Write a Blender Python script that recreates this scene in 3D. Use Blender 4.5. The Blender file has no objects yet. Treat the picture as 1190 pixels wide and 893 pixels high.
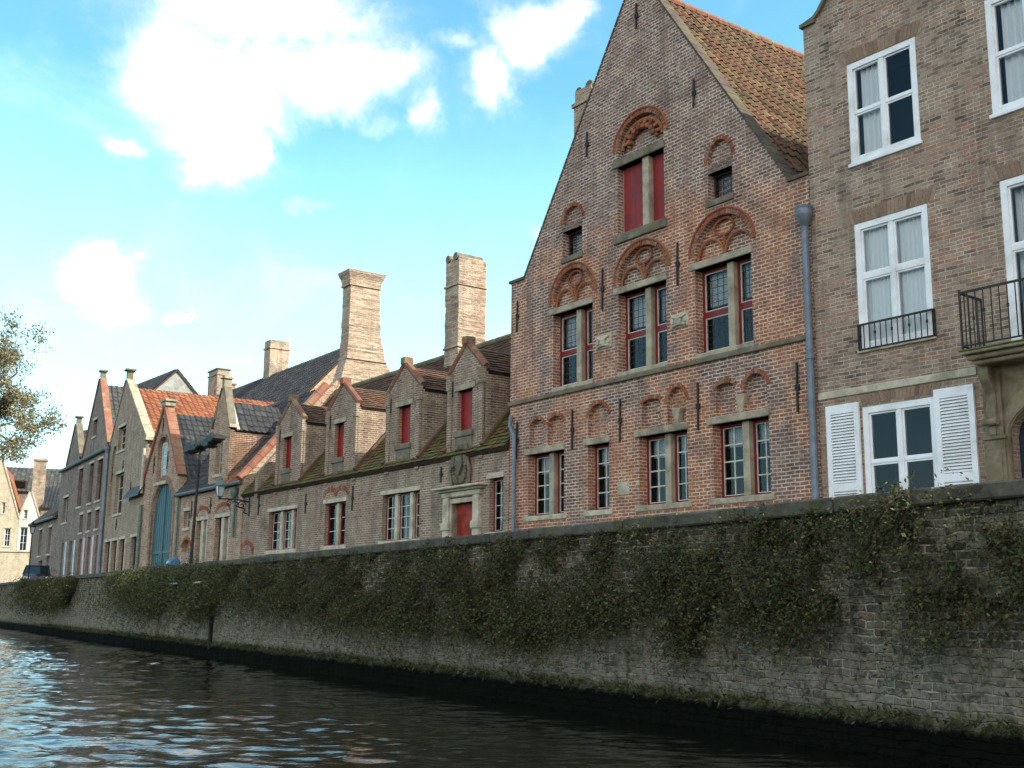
import bpy, bmesh, math, random
import numpy as np
from mathutils import Vector, Matrix, noise
from mathutils.geometry import delaunay_2d_cdt
random.seed(7); rng = np.random.default_rng(7)
scn = bpy.context.scene
C = scn.collection
# ---------------------------------------------------------------- camera
FPX, PITCH, ROLL, H0 = 1340.2, math.radians(10.98), math.radians(0.55), 1.3
cam_d = bpy.data.cameras.new('camera'); cam = bpy.data.objects.new('camera', cam_d); C.objects.link(cam)
scn.camera = cam
cam_d.sensor_width = 36; cam_d.lens = 36 * FPX / 1190; cam_d.clip_end = 6000; cam_d.clip_start = .1
cr, sr, cp, sp = math.cos(ROLL), math.sin(ROLL), math.cos(PITCH), math.sin(PITCH)
_r = Vector((1, 0, 0)); _u = Vector((0, -sp, cp)); _f = Vector((0, cp, sp))
RIGHT = _r * cr + _u * sr; UP = -_r * sr + _u * cr
M = Matrix.Identity(4)
for i in range(3):
    M[i][0] = RIGHT[i]; M[i][1] = UP[i]; M[i][2] = -_f[i]
M[0][3], M[1][3], M[2][3] = 0, 0, H0
cam.matrix_world = M
scn.render.resolution_x, scn.render.resolution_y = 1024, 768
scn.view_settings.view_transform = 'Standard'; scn.view_settings.look = 'None'
scn.view_settings.gamma = 1; scn.view_settings.exposure = EXPOSURE = 1.1
def ray(px, py):        # direction of a measured point of the survey photograph
    return RIGHT * (px - 595) + UP * (446.5 - py) + _f * FPX
# ---------------------------------------------------------------- sun and sky
SUN_AZ, SUN_EL = math.radians(112), math.radians(34)      # azimuth clockwise from +Y
sd = Vector((math.sin(SUN_AZ) * math.cos(SUN_EL), math.cos(SUN_AZ) * math.cos(SUN_EL), math.sin(SUN_EL)))
sl = bpy.data.lights.new('sun', 'SUN'); sl.energy = 3.6; sl.angle = math.radians(.5); sl.color = (1, .94, .85)
so = bpy.data.objects.new('sun', sl); C.objects.link(so); so.rotation_euler = sd.to_track_quat('Z', 'Y').to_euler()
so.location = (30, 0, 60)
w = bpy.data.worlds.new('World'); scn.world = w; w.use_nodes = True
nt = w.node_tree; N = nt.nodes; L = nt.links
bg = N['Background']; bg.inputs[1].default_value = SKYSTR = .115
sky = N.new('ShaderNodeTexSky'); sky.sky_type = 'NISHITA'; sky.sun_disc = False
sky.sun_elevation = SUN_EL; sky.sun_rotation = SUN_AZ; sky.altitude = 0
sky.air_density = 1.0; sky.dust_density = 1.0; sky.ozone_density = 1.0
tc = N.new('ShaderNodeTexCoord'); D0 = tc.outputs['Generated']
wn_ = N.new('ShaderNodeTexNoise'); wn_.inputs['Scale'].default_value = 5; wn_.inputs['Detail'].default_value = 6; wn_.inputs['Roughness'].default_value = .62; L.new(D0, wn_.inputs['Vector'])
ws = N.new('ShaderNodeVectorMath'); ws.operation = 'SUBTRACT'; L.new(wn_.outputs['Color'], ws.inputs[0]); ws.inputs[1].default_value = (.5, .5, .5)
wa = N.new('ShaderNodeVectorMath'); wa.operation = 'MULTIPLY_ADD'; L.new(ws.outputs[0], wa.inputs[0]); wa.inputs[1].default_value = (.16, .16, .12); L.new(D0, wa.inputs[2]); D = wa.outputs[0]   # clouds torn by turbulence
def wm(op, a, b=None, c=None, tree=None):
    n = (tree or nt).nodes.new('ShaderNodeMath'); n.operation = op
    for i, x in enumerate((a, b, c)):
        if x is None: continue
        if isinstance(x, (int, float)): n.inputs[i].default_value = x
        else: (tree or nt).links.new(x, n.inputs[i])
    return n.outputs[0]
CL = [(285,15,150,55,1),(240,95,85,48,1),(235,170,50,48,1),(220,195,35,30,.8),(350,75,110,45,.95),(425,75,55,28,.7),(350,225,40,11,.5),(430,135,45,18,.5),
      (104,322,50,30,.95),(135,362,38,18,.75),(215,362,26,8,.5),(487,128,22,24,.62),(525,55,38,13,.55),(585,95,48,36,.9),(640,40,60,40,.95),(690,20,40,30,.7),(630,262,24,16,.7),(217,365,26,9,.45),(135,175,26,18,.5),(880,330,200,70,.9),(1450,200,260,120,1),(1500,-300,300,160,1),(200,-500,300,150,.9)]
tot = None
for (px, py, rx, ry, amp) in CL:
    c = ray(px, py).normalized(); e1 = Vector((0, 0, 1)).cross(c).normalized(); e2 = c.cross(e1)
    sub = N.new('ShaderNodeVectorMath'); sub.operation = 'SUBTRACT'; L.new(D, sub.inputs[0]); sub.inputs[1].default_value = c
    ds = []
    for e, r in ((e1, rx), (e2, ry)):
        dt = N.new('ShaderNodeVectorMath'); dt.operation = 'DOT_PRODUCT'; L.new(sub.outputs[0], dt.inputs[0]); dt.inputs[1].default_value = e * (FPX / r)
        ds.append(wm('MULTIPLY', dt.outputs['Value'], dt.outputs['Value']))
    dd = N.new('ShaderNodeVectorMath'); dd.operation = 'DOT_PRODUCT'; L.new(D, dd.inputs[0]); dd.inputs[1].default_value = c
    g = wm('MULTIPLY', wm('EXPONENT', wm('MULTIPLY', wm('ADD', *ds), -1.0)), wm('GREATER_THAN', dd.outputs['Value'], 0))
    g = wm('MULTIPLY', g, amp)
    tot = g if tot is None else wm('SMOOTH_MAX', tot, g, .25)
mp = N.new('ShaderNodeMapping'); mp.inputs['Scale'].default_value = (1, 1, 1.5); L.new(D, mp.inputs[0])
nz = N.new('ShaderNodeTexNoise'); nz.inputs['Scale'].default_value = 8; nz.inputs['Detail'].default_value = 9; nz.inputs['Roughness'].default_value = .6
nz.inputs['Distortion'].default_value = .3; L.new(mp.outputs[0], nz.inputs['Vector'])
sxyz = N.new('ShaderNodeSeparateXYZ'); L.new(D, sxyz.inputs[0])
# unseen warm cloud added behind the boat to brighten the facades, thin haze towards the horizon
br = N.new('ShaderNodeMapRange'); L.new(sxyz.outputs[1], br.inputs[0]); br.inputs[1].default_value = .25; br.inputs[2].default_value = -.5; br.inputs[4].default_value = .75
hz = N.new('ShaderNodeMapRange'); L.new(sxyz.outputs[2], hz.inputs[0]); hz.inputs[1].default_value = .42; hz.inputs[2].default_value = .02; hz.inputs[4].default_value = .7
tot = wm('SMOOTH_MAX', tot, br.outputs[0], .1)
dens = wm('ADD', tot, wm('MULTIPLY', wm('SUBTRACT', nz.outputs['Fac'], .5), wm('MULTIPLY_ADD', wm('MINIMUM', tot, 1.0), 2.0, .55)))
mr = N.new('ShaderNodeMapRange'); mr.interpolation_type = 'SMOOTHSTEP'; L.new(dens, mr.inputs[0])
mr.inputs[1].default_value = .16; mr.inputs[2].default_value = 1.4
mr.inputs[4].default_value = .97
mix = N.new('ShaderNodeMix'); mix.data_type = 'RGBA'; L.new(mr.outputs[0], mix.inputs['Factor'])
tint = N.new('ShaderNodeMix'); tint.data_type = 'RGBA'; tint.blend_type = 'MULTIPLY'; tint.inputs['Factor'].default_value = 1; L.new(sky.outputs[0], tint.inputs['A']); tint.inputs['B'].default_value = (.84, 1.48, 1.40, 1)
hm = N.new('ShaderNodeMix'); hm.data_type = 'RGBA'; L.new(hz.outputs[0], hm.inputs['Factor']); L.new(tint.outputs['Result'], hm.inputs['A']); hm.inputs['B'].default_value = (6.0, 9.2, 10.2, 1)
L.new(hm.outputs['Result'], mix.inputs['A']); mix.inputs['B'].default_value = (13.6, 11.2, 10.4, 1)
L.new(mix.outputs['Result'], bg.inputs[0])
# ---------------------------------------------------------------- helpers
def lin(c): return c / 12.92 if c <= .04045 else ((c + .055) / 1.055) ** 2.4
def hx(s): return tuple(lin(int(s[i:i + 2], 16) / 255) for i in (0, 2, 4))
class NT:
    def __init__(s, name):
        s.m = bpy.data.materials.new(name); s.m.use_nodes = True; s.t = s.m.node_tree; s.b = s.t.nodes['Principled BSDF']
    def n(s, typ, **k):
        n = s.t.nodes.new('ShaderNode' + typ)
        for a, v in k.items(): setattr(n, a, v)
        return n
    def set(s, sock, v):
        if hasattr(v, 'is_output') or isinstance(v, bpy.types.NodeSocket): s.t.links.new(v, sock)
        elif isinstance(v, (tuple, list)) and len(v) == 3 and sock.type == 'RGBA': sock.default_value = (*v, 1)
        else: sock.default_value = v
    def math(s, op, a, b=None, c=None): return wm(op, a, b, c, s.t)
    def mix(s, f, a, b, blend='MIX'):
        n = s.n('Mix', data_type='RGBA', blend_type=blend); s.set(n.inputs['Factor'], f); s.set(n.inputs['A'], a); s.set(n.inputs['B'], b); return n.outputs['Result']
    def noise(s, vec, scale, detail=4, rough=.55, dist=0, col=False):
        n = s.n('TexNoise'); s.set(n.inputs['Vector'], vec); n.inputs['Scale'].default_value = scale; n.inputs['Detail'].default_value = detail
        n.inputs['Roughness'].default_value = rough; n.inputs['Distortion'].default_value = dist; return n.outputs['Color' if col else 'Fac']
    def rng(s, v, a, b, c=0, d=1):
        n = s.n('MapRange'); s.set(n.inputs[0], v)
        for i, x in enumerate((a, b, c, d)): n.inputs[i + 1].default_value = x
        return n.outputs[0]
    def ramp(s, v, cols, const=False):
        n = s.n('ValToRGB'); r = n.color_ramp; s.set(n.inputs[0], v)
        if const: r.interpolation = 'CONSTANT'
        k = len(cols)
        while len(r.elements) < k: r.elements.new(.5)
        for i, c in enumerate(cols):
            r.elements[i].position = i / (k if const else k - 1); r.elements[i].color = (*c, 1)
        return n.outputs[0]
    def out(s, col, rough=.9, bump=None, bs=.3, bd=.01, **k):
        s.set(s.b.inputs['Base Color'], col); s.set(s.b.inputs['Roughness'], rough)
        s.b.inputs['Specular IOR Level'].default_value = k.get('spec', .3); s.b.inputs['Metallic'].default_value = k.get('metal', 0)
        if bump is not None:
            n = s.n('Bump'); n.inputs['Strength'].default_value = bs; n.inputs['Distance'].default_value = bd; s.set(n.inputs['Height'], bump); s.t.links.new(n.outputs[0], s.b.inputs['Normal'])
        return s.m
def uvs(t): return t.n('TexCoord').outputs['UV']
def objc(t): return t.n('TexCoord').outputs['Object']
def brick(name, cols, mortar, bw=.21, bh=.072, ms=.011, cols2=None, cols3=None, split=None, patch=.5, wob=.017, grime=.45, gcol=(.05, .045, .04), bs=.6, ga=.5):
    t = NT(name); uv = uvs(t)
    wv = t.n('VectorMath', operation='SCALE'); nn = t.n('VectorMath', operation='SUBTRACT'); t.set(nn.inputs[0], t.noise(uv, 4, 3, col=True)); nn.inputs[1].default_value = (.5, .5, .5)
    t.set(wv.inputs[0], nn.outputs[0]); wv.inputs['Scale'].default_value = wob * 2
    ad = t.n('VectorMath', operation='ADD'); t.set(ad.inputs[0], uv); t.set(ad.inputs[1], wv.outputs[0])
    b = t.n('TexBrick'); t.set(b.inputs['Vector'], ad.outputs[0]); b.inputs['Scale'].default_value = 1
    b.inputs['Color1'].default_value = (0, 0, 0, 1); b.inputs['Color2'].default_value = (1, 1, 1, 1); b.inputs['Mortar'].default_value = (.5, .5, .5, 1)
    b.inputs['Mortar Size'].default_value = ms; b.inputs['Mortar Smooth'].default_value = .3; b.inputs['Brick Width'].default_value = bw; b.inputs['Row Height'].default_value = bh
    r = t.n('SeparateColor'); t.set(r.inputs[0], b.outputs['Color']); v = t.math('ADD', t.rng(r.outputs[0], 0, 1, .16, .84), t.math('ADD', t.rng(t.noise(ad.outputs[0], 22, 3), 0, 1, -.22, .22), t.rng(t.noise(uv, 1.7, 4, .6), .3, .7, -.2, .2)))
    c = t.ramp(v, cols)
    if cols2:
        c2 = t.ramp(v, cols2); pn = t.noise(uv, .55, 4, .6)
        c = t.mix(t.rng(pn, patch - .05, patch + .06), c, c2)
    if cols3:
        c3 = t.ramp(v, cols3); sx = t.n('SeparateXYZ'); t.set(sx.inputs[0], uv); pn = t.math('ADD', t.noise(uv, .8, 4, .6), t.rng(sx.outputs[1], split[0], split[1], -.5, .5))
        c = t.mix(t.rng(pn, .42, .58), c, c3)
    c = t.mix(t.rng(t.noise(uv, 9, 5, .7), .3, .7), t.mix(1, c, (.72, .72, .72), 'MULTIPLY'), c)
    mc = t.mix(t.rng(t.noise(uv, 2.2, 5, .65), .38, .62), tuple(x * .5 for x in mortar), mortar)
    # efflorescence: pointing smeared pale over some areas
    c = t.mix(t.math('MULTIPLY', t.rng(t.noise(uv, 11, 7, .8), .52, .66), t.rng(t.noise(uv, 1.1, 4), .38, .6)), c, mortar)
    c = t.mix(t.rng(t.noise(uv, 17, 6, .8, .5), .58, .68), c, tuple(x * .35 for x in cols[1]))
    c = t.mix(b.outputs['Fac'], c, mc)
    g = t.math('MULTIPLY', t.rng(t.noise(uv, .7, 6, .68, .4), grime, grime + .25), ga)
    sm_ = t.n('Mapping'); t.set(sm_.inputs[0], uv); sm_.inputs['Scale'].default_value = (2.6, .22, 1); c = t.mix(t.math('MULTIPLY', t.rng(t.noise(sm_.outputs[0], 1.0, 6, .7), .5, .68), .42), c, tuple(x * .3 for x in cols[1]))
    c = t.mix(g, c, gcol)
    h = t.math('ADD', t.math('MULTIPLY', b.outputs['Fac'], -1), t.math('MULTIPLY', t.noise(uv, 30, 5, .7), .9))
    return t.out(c, .92, h, bs, .012)
def plain(name, c1, c2=None, sc=6, rough=.7, bs=.15, spec=.3, metal=0, stain=None, det=5):
    t = NT(name); o = objc(t); c2 = c2 or tuple(x * .7 for x in c1); f = t.noise(o, sc, det, .65)
    c = t.mix(t.rng(f, .35, .65), c1, c2)
    if stain: c = t.mix(t.rng(t.noise(o, 1.6, 6, .7, .5), .48, .66), c, stain)
    return t.out(c, rough, t.noise(o, sc * 6, 4, .7), bs, .008, spec=spec, metal=metal)
def island(name, cols, mossc=None, moss=(.45, .6), rough=.85, big=None, spec=.25, trans=0):
    t = NT(name); g = t.n('NewGeometry'); c = t.ramp(g.outputs['Random Per Island'], cols); o = objc(t)
    c = t.mix(t.rng(t.noise(o, 12, 4), .3, .75), t.mix(1, c, (.7, .7, .7), 'MULTIPLY'), c)
    if big: c = t.mix(t.rng(t.noise(o, 1.1, 5, .65), .42, .62), c, big)
    if mossc: c = t.mix(t.rng(t.noise(o, 2.6, 6, .7), *moss), c, mossc)
    m = t.out(c, rough, t.noise(o, 40, 3), .3, .006, spec=spec)
    return m
MAT = {}
MAT['orange'] = brick('brick_orange', [hx('463833'), hx('735047'), hx('875f52'), hx('7e5a50'), hx('a88872')], hx('c8bdaa'), ms=.013,
    cols2=[hx('78442c'), hx('b0622f'), hx('a05430'), hx('b86f3e'), hx('8a4c3a')], patch=.475,
    cols3=[hx('4a3e3a'), hx('745248'), hx('845f54'), hx('8c6252'), hx('a08670')], split=(6.0, 10.5), grime=.55, ga=.45)
MAT['brown'] = brick('brick_brown', [hx('52443b'), hx('7c6656'), hx('947e6c'), hx('a4927e'), hx('9c6c56')], hx('bdb29e'), bw=.23, bh=.068, ms=.008, grime=.56, ga=.5, wob=.014,
    cols2=[hx('5c4c42'), hx('8a6c5c'), hx('a28e78'), hx('a47058'), hx('7e6e64')], patch=.5)
MAT['grey'] = brick('brick_grey', [hx('54423a'), hx('7c5c4e'), hx('8b6c5c'), hx('94806c'), hx('9c644c')], hx('b3a68f'), bw=.2, bh=.066, ms=.012, grime=.53, ga=.55, wob=.018,
    cols2=[hx('6c5e56'), hx('93826f'), hx('897462'), hx('7d6455'), hx('a0917a')], patch=.5)
MAT['pink'] = brick('brick_pink', [hx('6c4a3d'), hx('94705a'), hx('a8846c'), hx('b39a80'), hx('9a5f47')], hx('c0b298'), grime=.6, ga=.4)
MAT['tan'] = brick('brick_tan', [hx('6e5c4c'), hx('8c7864'), hx('9c8872'), hx('8c705a'), hx('a8967e')], hx('bcb09a'), grime=.6, ga=.4)
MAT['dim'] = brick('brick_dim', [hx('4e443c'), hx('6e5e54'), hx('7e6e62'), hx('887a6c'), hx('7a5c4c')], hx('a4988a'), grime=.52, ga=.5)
MAT['chim'] = brick('brick_chimney', [hx('5c463c'), hx('a07864'), hx('ac8c76'), hx('b8a68c'), hx('847466')], hx('c4b8a0'), bw=.22, bh=.07, ms=.016, grime=.48, ga=.65, wob=.04, bs=1,
    cols2=[hx('b07858'), hx('c89c7c'), hx('b86e4c'), hx('d0b08c'), hx('8f6450')], patch=.54)
MAT['cream'] = brick('brick_cream', [hx('a89478'), hx('c0ae90'), hx('ccbc9e'), hx('c4b498'), hx('a88870')], hx('c4baa4'), grime=.62, ga=.3)
MAT['vous'] = island('arch_brick', [hx('6b4234'), hx('9a5a38'), hx('8c5040'), hx('a4683f'), hx('7e5446'), hx('a07c64')], rough=.9)
MAT['vousb'] = island('arch_brick_brown', [hx('74604f'), hx('8f755f'), hx('9c8670'), hx('94745c'), hx('857363')], rough=.9)
MAT['joint'] = plain('joint_mortar', hx('a89a86'), hx('8a7c6a'), 8)
MAT['stone'] = plain('stone', hx('aea28c'), hx('93886f'), 5, .85, .3, stain=hx('746c5a'))
MAT['stonel'] = plain('stone_light', hx('c4bba4'), hx('a39a84'), 4, .85, .3, stain=hx('8a8470'))
MAT['stoned'] = plain('stone_dark', hx('7c7464'), hx('5c5546'), 3, .9, .4, stain=hx('5f5c40'))
MAT['verge'] = plain('verge_brick', hx('5c4c40'), hx('453a32'), 5, .9, .5, stain=hx('5c5a3e'))
MAT['port'] = plain('portal_stone', hx('8e8168'), hx('70654f'), 3, .85, .3, stain=hx('5e543f'))
MAT['moss'] = plain('mossy_stone', hx('5c6a26'), hx('454a2c'), 5, .95, .6, stain=hx('6a6650'))
MAT['red'] = plain('red_paint', hx('8e2420'), hx('7a1f1d'), 2.5, .55, .08, stain=hx('6a2420'))
MAT['redf'] = plain('red_frame_paint', hx('7d1f1e'), hx('641818'), 4, .5, .08)
MAT['door'] = plain('red_door_paint', hx('a33420'), hx('8a2a1a'), 3, .6, .1, stain=hx('6f2416'))
MAT['white'] = plain('white_paint', (.80, .80, .79), (.72, .72, .71), 3, .45, .05, stain=(.6, .6, .56))
MAT['whitew'] = plain('worn_white_paint', hx('c9c8bd'), hx('a8a698'), 5, .6, .1)
MAT['teal'] = plain('teal_paint', hx('3d5f66'), hx('33535a'), 2, .55, .08)
MAT['navy'] = plain('navy_paint', hx('22303c'), hx('1b2630'), 3, .4, .05)
MAT['iron'] = plain('black_iron', (.012, .012, .013), (.03, .025, .02), 9, .6, .2)
MAT['lead'] = plain('lead_came', (.05, .05, .052), None, 8, .6, .1)
MAT['zinc'] = plain('zinc_pipe', hx('78808a'), hx('606a74'), 4, .5, .12, metal=.35, stain=hx('5d6266'))
MAT['zincg'] = plain('zinc_green', hx('6c8079'), hx('586a64'), 4, .6, .12, stain=hx('4c5a55'))
MAT['dark'] = plain('interior', (.012, .012, .013), (.02, .018, .016), 2, .95)
MAT['wood'] = plain('old_wood', hx('4c3a2c'), hx('33281f'), 6, .8, .3)
MAT['cap'] = plain('ridge_tile', hx('885440'), hx('6e4a3c'), 4, .85, .3, stain=hx('7c7a5a'))
MAT['capo'] = plain('orange_coping', hx('94604a'), hx('784e3e'), 3, .85, .3, stain=hx('85745c'))
MAT['gutter'] = plain('gutter_metal', hx('5d6a66'), hx('4a5552'), 4, .6)
t = NT('glass'); t.t.nodes.remove(t.b); gl = t.n('BsdfGlossy'); gl.inputs['Roughness'].default_value = .02; tr = t.n('BsdfTransparent'); tr.inputs[0].default_value = (.88, .92, .93, 1)
fr = t.n('Fresnel'); fr.inputs['IOR'].default_value = 1.36; bn = t.n('Bump'); bn.inputs['Strength'].default_value = .03; bn.inputs['Distance'].default_value = .02
t.set(bn.inputs['Height'], t.noise(objc(t), 3, 2)); t.t.links.new(bn.outputs[0], gl.inputs['Normal'])
gl.inputs[0].default_value = (.8, .87, .95, 1)
ms_ = t.n('MixShader'); t.t.links.new(fr.outputs[0], ms_.inputs[0]); t.t.links.new(tr.outputs[0], ms_.inputs[1]); t.t.links.new(gl.outputs[0], ms_.inputs[2])
t.t.links.new(ms_.outputs[0], t.t.nodes['Material Output'].inputs[0]); MAT['glass'] = t.m
t = NT('curtain_cloth'); t.out((.78, .78, .76), .9, t.noise(uvs(t), 60, 2), .2, .003); MAT['cloth'] = t.m
t = NT('lace_cloth'); t.out(t.mix(t.rng(t.noise(uvs(t), 38, 3), .42, .56), (.55, .55, .53), (.25, .25, .25)), .9); MAT['lace'] = t.m
# roof tiles
MAT['t_big'] = island('pantile_brown_orange', [hx('4a3428'), hx('74503a'), hx('6a4c38'), hx('805e42'), hx('5c4c38'), hx('86704e')], hx('4c4830'), (.5, .66))
MAT['t_red'] = island('plain_tile_red_brown', [hx('48362e'), hx('6c4a3c'), hx('60463a'), hx('7a5644'), hx('564a3c')], hx('52542a'), (.52, .68))
MAT['t_moss'] = island('plain_tile_mossy', [hx('4e3a2c'), hx('6c4c34'), hx('5b5236'), hx('7a6038')], hx('5c661f'), (.47, .62))
MAT['t_or'] = island('pantile_orange', [hx('7c4430'), hx('a0603f'), hx('985838'), hx('ac6e4a'), hx('8a5040')], hx('6c5844'), (.52, .7))
MAT['t_slate'] = island('pantile_black', [hx('2e2d2c'), hx('3d3b3a'), hx('353433'), hx('4b4846')], hx('4c4a40'), (.62, .75), rough=.6, spec=.4)
MAT['t_grey'] = island('pantile_grey', [hx('3c3c3c'), hx('56544f'), hx('4a4946'), hx('63605a')], hx('6a6450'), (.58, .72))
# ---------------------------------------------------------------- mesh builder
class MB:
    def __init__(s): s.v = []; s.f = []; s.m = []
    def add(s, vs, fs, m=0):
        k = len(s.v); s.v += [tuple(v) for v in vs]; s.f += [tuple(i + k for i in f) for f in fs]; s.m += [m] * len(fs)
    def box(s, x0, x1, y0, y1, z0, z1, m=0, b=0):
        if x0 > x1: x0, x1 = x1, x0
        if b:
            vs = []; 
            for z, e in ((z0, b), (z0 + b, 0), (z1 - b, 0), (z1, b)):
                vs += [(x0 + e, y0 + e, z), (x1 - e, y0 + e, z), (x1 - e, y1 - e, z), (x0 + e, y1 - e, z)]
            fs = [(3, 2, 1, 0), (12, 13, 14, 15)]
            for k in range(3):
                for i in range(4):
                    j = (i + 1) % 4; fs.append((k * 4 + i, k * 4 + j, k * 4 + 4 + j, k * 4 + 4 + i))
            s.add(vs, fs, m); return
        s.add([(x0, y0, z0), (x1, y0, z0), (x1, y1, z0), (x0, y1, z0), (x0, y0, z1), (x1, y0, z1), (x1, y1, z1), (x0, y1, z1)],
              [(3, 2, 1, 0), (4, 5, 6, 7), (0, 1, 5, 4), (1, 2, 6, 5), (2, 3, 7, 6), (3, 0, 4, 7)], m)
    def bar(s, p, q, w, h, up=(0, 0, 1), m=0):       # oriented box p->q
        p, q = Vector(p), Vector(q); d = (q - p).normalized(); up = Vector(up); sd_ = d.cross(up).normalized(); u = sd_.cross(d).normalized()
        vs = []
        for c in (p, q):
            for a, b in ((-1, -1), (1, -1), (1, 1), (-1, 1)): vs.append(c + sd_ * a * w / 2 + u * b * h / 2)
        s.add(vs, [(3, 2, 1, 0), (4, 5, 6, 7), (0, 1, 5, 4), (1, 2, 6, 5), (2, 3, 7, 6), (3, 0, 4, 7)], m)
    def tube(s, path, r, n=8, m=0, cap=True):
        P = [Vector(p) for p in path]; k0 = len(s.v); rs = r if isinstance(r, (list, tuple)) else [r] * len(P)
        for i, p in enumerate(P):
            d = (P[min(i + 1, len(P) - 1)] - P[max(i - 1, 0)]).normalized()
            a = d.orthogonal().normalized() if abs(d.z) < .9 else Vector((1, 0, 0)); a = (a - d * a.dot(d)).normalized(); b = d.cross(a)
            if abs(d.z) < .9: a = Vector((0, 0, 1)).cross(d).normalized(); b = d.cross(a)
            for j in range(n):
                t_ = 2 * math.pi * j / n; s.v.append(tuple(p + (a * math.cos(t_) + b * math.sin(t_)) * rs[i]))
        for i in range(len(P) - 1):
            for j in range(n):
                jj = (j + 1) % n; s.f.append((k0 + i * n + j, k0 + i * n + jj, k0 + i * n + n + jj, k0 + i * n + n + j)); s.m.append(m)
        if cap:
            s.f.append(tuple(k0 + j for j in reversed(range(n)))); s.f.append(tuple(k0 + (len(P) - 1) * n + j for j in range(n))); s.m += [m, m]
    def prism(s, pts, y0, y1, m=0):                  # convex/concave (x,z) polygon extruded along y
        n = len(pts); k = len(s.v)
        if sum(pts[i][0] * pts[(i + 1) % n][1] - pts[(i + 1) % n][0] * pts[i][1] for i in range(n)) < 0: pts = pts[::-1]
        s.v += [(x, y0, z) for x, z in pts] + [(x, y1, z) for x, z in pts]
        s.f += [tuple(k + i for i in range(n)), tuple(k + n + i for i in reversed(range(n)))]; s.m += [m, m]
        for i in range(n):
            j = (i + 1) % n; s.f.append((k + j, k + i, k + n + i, k + n + j)); s.m.append(m)
    def build(s, name, mats, parent=None, smooth=False, label=None, xz=False):
        me = bpy.data.meshes.new(name); me.from_pydata(s.v, [], s.f)
        if not isinstance(mats, (list, tuple)): mats = [mats]
        for m in mats: me.materials.append(MAT[m] if isinstance(m, str) else m)
        me.polygons.foreach_set('material_index', s.m)
        if smooth: me.polygons.foreach_set('use_smooth', [True] * len(s.f))
        uvbox(me)
        if xz:
            for l in me.loops: p = me.vertices[l.vertex_index].co; me.uv_layers[0].data[l.index].uv = (p.x, p.z)
        o = bpy.data.objects.new(name, me); C.objects.link(o)
        if parent: o.parent = parent
        if label: o['label'] = label
        return o
def uvbox(me):
    nl, npol = len(me.loops), len(me.polygons)
    if not nl: return
    co = np.empty(len(me.vertices) * 3, np.float32); me.vertices.foreach_get('co', co); co = co.reshape(-1, 3)
    li = np.empty(nl, np.int32); me.loops.foreach_get('vertex_index', li)
    nr = np.empty(npol * 3, np.float32); me.polygons.foreach_get('normal', nr); nr = nr.reshape(-1, 3)
    tot = np.empty(npol, np.int32); me.polygons.foreach_get('loop_total', tot)
    n = np.repeat(nr, tot, axis=0)
    n = np.round(n, 3)
    t = np.stack([-n[:, 1], n[:, 0], np.zeros(nl)], 1); l = np.linalg.norm(t, axis=1); flat = l < .05
    t[flat] = (1, 0, 0); l[flat] = 1; t /= l[:, None]
    b = np.cross(n, t); b[flat] = (0, 1, 0)
    p = co[li]; uv = np.stack([(p * t).sum(1), (p * b).sum(1)], 1).astype(np.float32)
    me.uv_layers.new(name='uv').data.foreach_set('uv', uv.ravel())
def empty(name, loc, rz, label, cat, group=None):
    o = bpy.data.objects.new(name, None); C.objects.link(o); o.location = loc; o.rotation_euler.z = rz; o.empty_display_size = .5
    o['label'] = label; o['category'] = cat
    if group: o['group'] = group
    return o
def tag(o, label, cat, group=None, kind=None):
    o['label'] = label; o['category'] = cat
    if group: o['group'] = group
    if kind: o['kind'] = kind
    return o
STREET = 1.5
class Frame:            # a facade plane: x along it to the right, y into the building, z up from the street
    def __init__(s, O, az, z0=STREET):
        a = math.radians(az); s.O = Vector((O[0], O[1], 0)); s.d = Vector((-math.sin(a), -math.cos(a), 0)); s.n = Vector((s.d.y, -s.d.x, 0)); s.z0 = z0
        s.rz = math.atan2(s.d.y, s.d.x)
    def P(s, px, py, off=0):
        r = ray(px, py); o = s.O - s.n * off; t = (o.x * s.n.x + o.y * s.n.y) / (r.x * s.n.x + r.y * s.n.y); q = r * t
        return (q - o).dot(s.d), q.z + H0 - s.z0
    def S(s, px, py, off=0): return s.P(px, py, off)[0]
    def Z(s, px, py, off=0): return s.P(px, py, off)[1]
    def Y(s, px, py, x):      # offset at which the sight line crosses the plane x = const; returns (y, z)
        r = ray(px, py); t = (s.O.dot(s.d) + x) / r.dot(s.d); q = r * t; return -(q - s.O).dot(s.n), q.z + H0 - s.z0
    def W(s, x, y, z): q = s.O + s.d * x - s.n * y; return Vector((q.x, q.y, z + s.z0))
    def root(s, name, label, cat, x=0, group=None): return empty(name, s.W(0, 0, 0), s.rz, label, cat, group)
    def rect(s, x0, x1, yt, yb, off=0):   # measured at the left edge
        m = (yt + yb) / 2; return [s.S(x0, m, off), s.S(x1, m, off), s.Z(x0, yb, off), s.Z(x0, yt, off)]
def inside(p, poly):
    c = False; x, z = p; n = len(poly)
    for i in range(n):
        x0, z0 = poly[i]; x1, z1 = poly[(i + 1) % n]
        if (z0 > z) != (z1 > z) and x < (x1 - x0) * (z - z0) / (z1 - z0) + x0: c = not c
    return c
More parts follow.
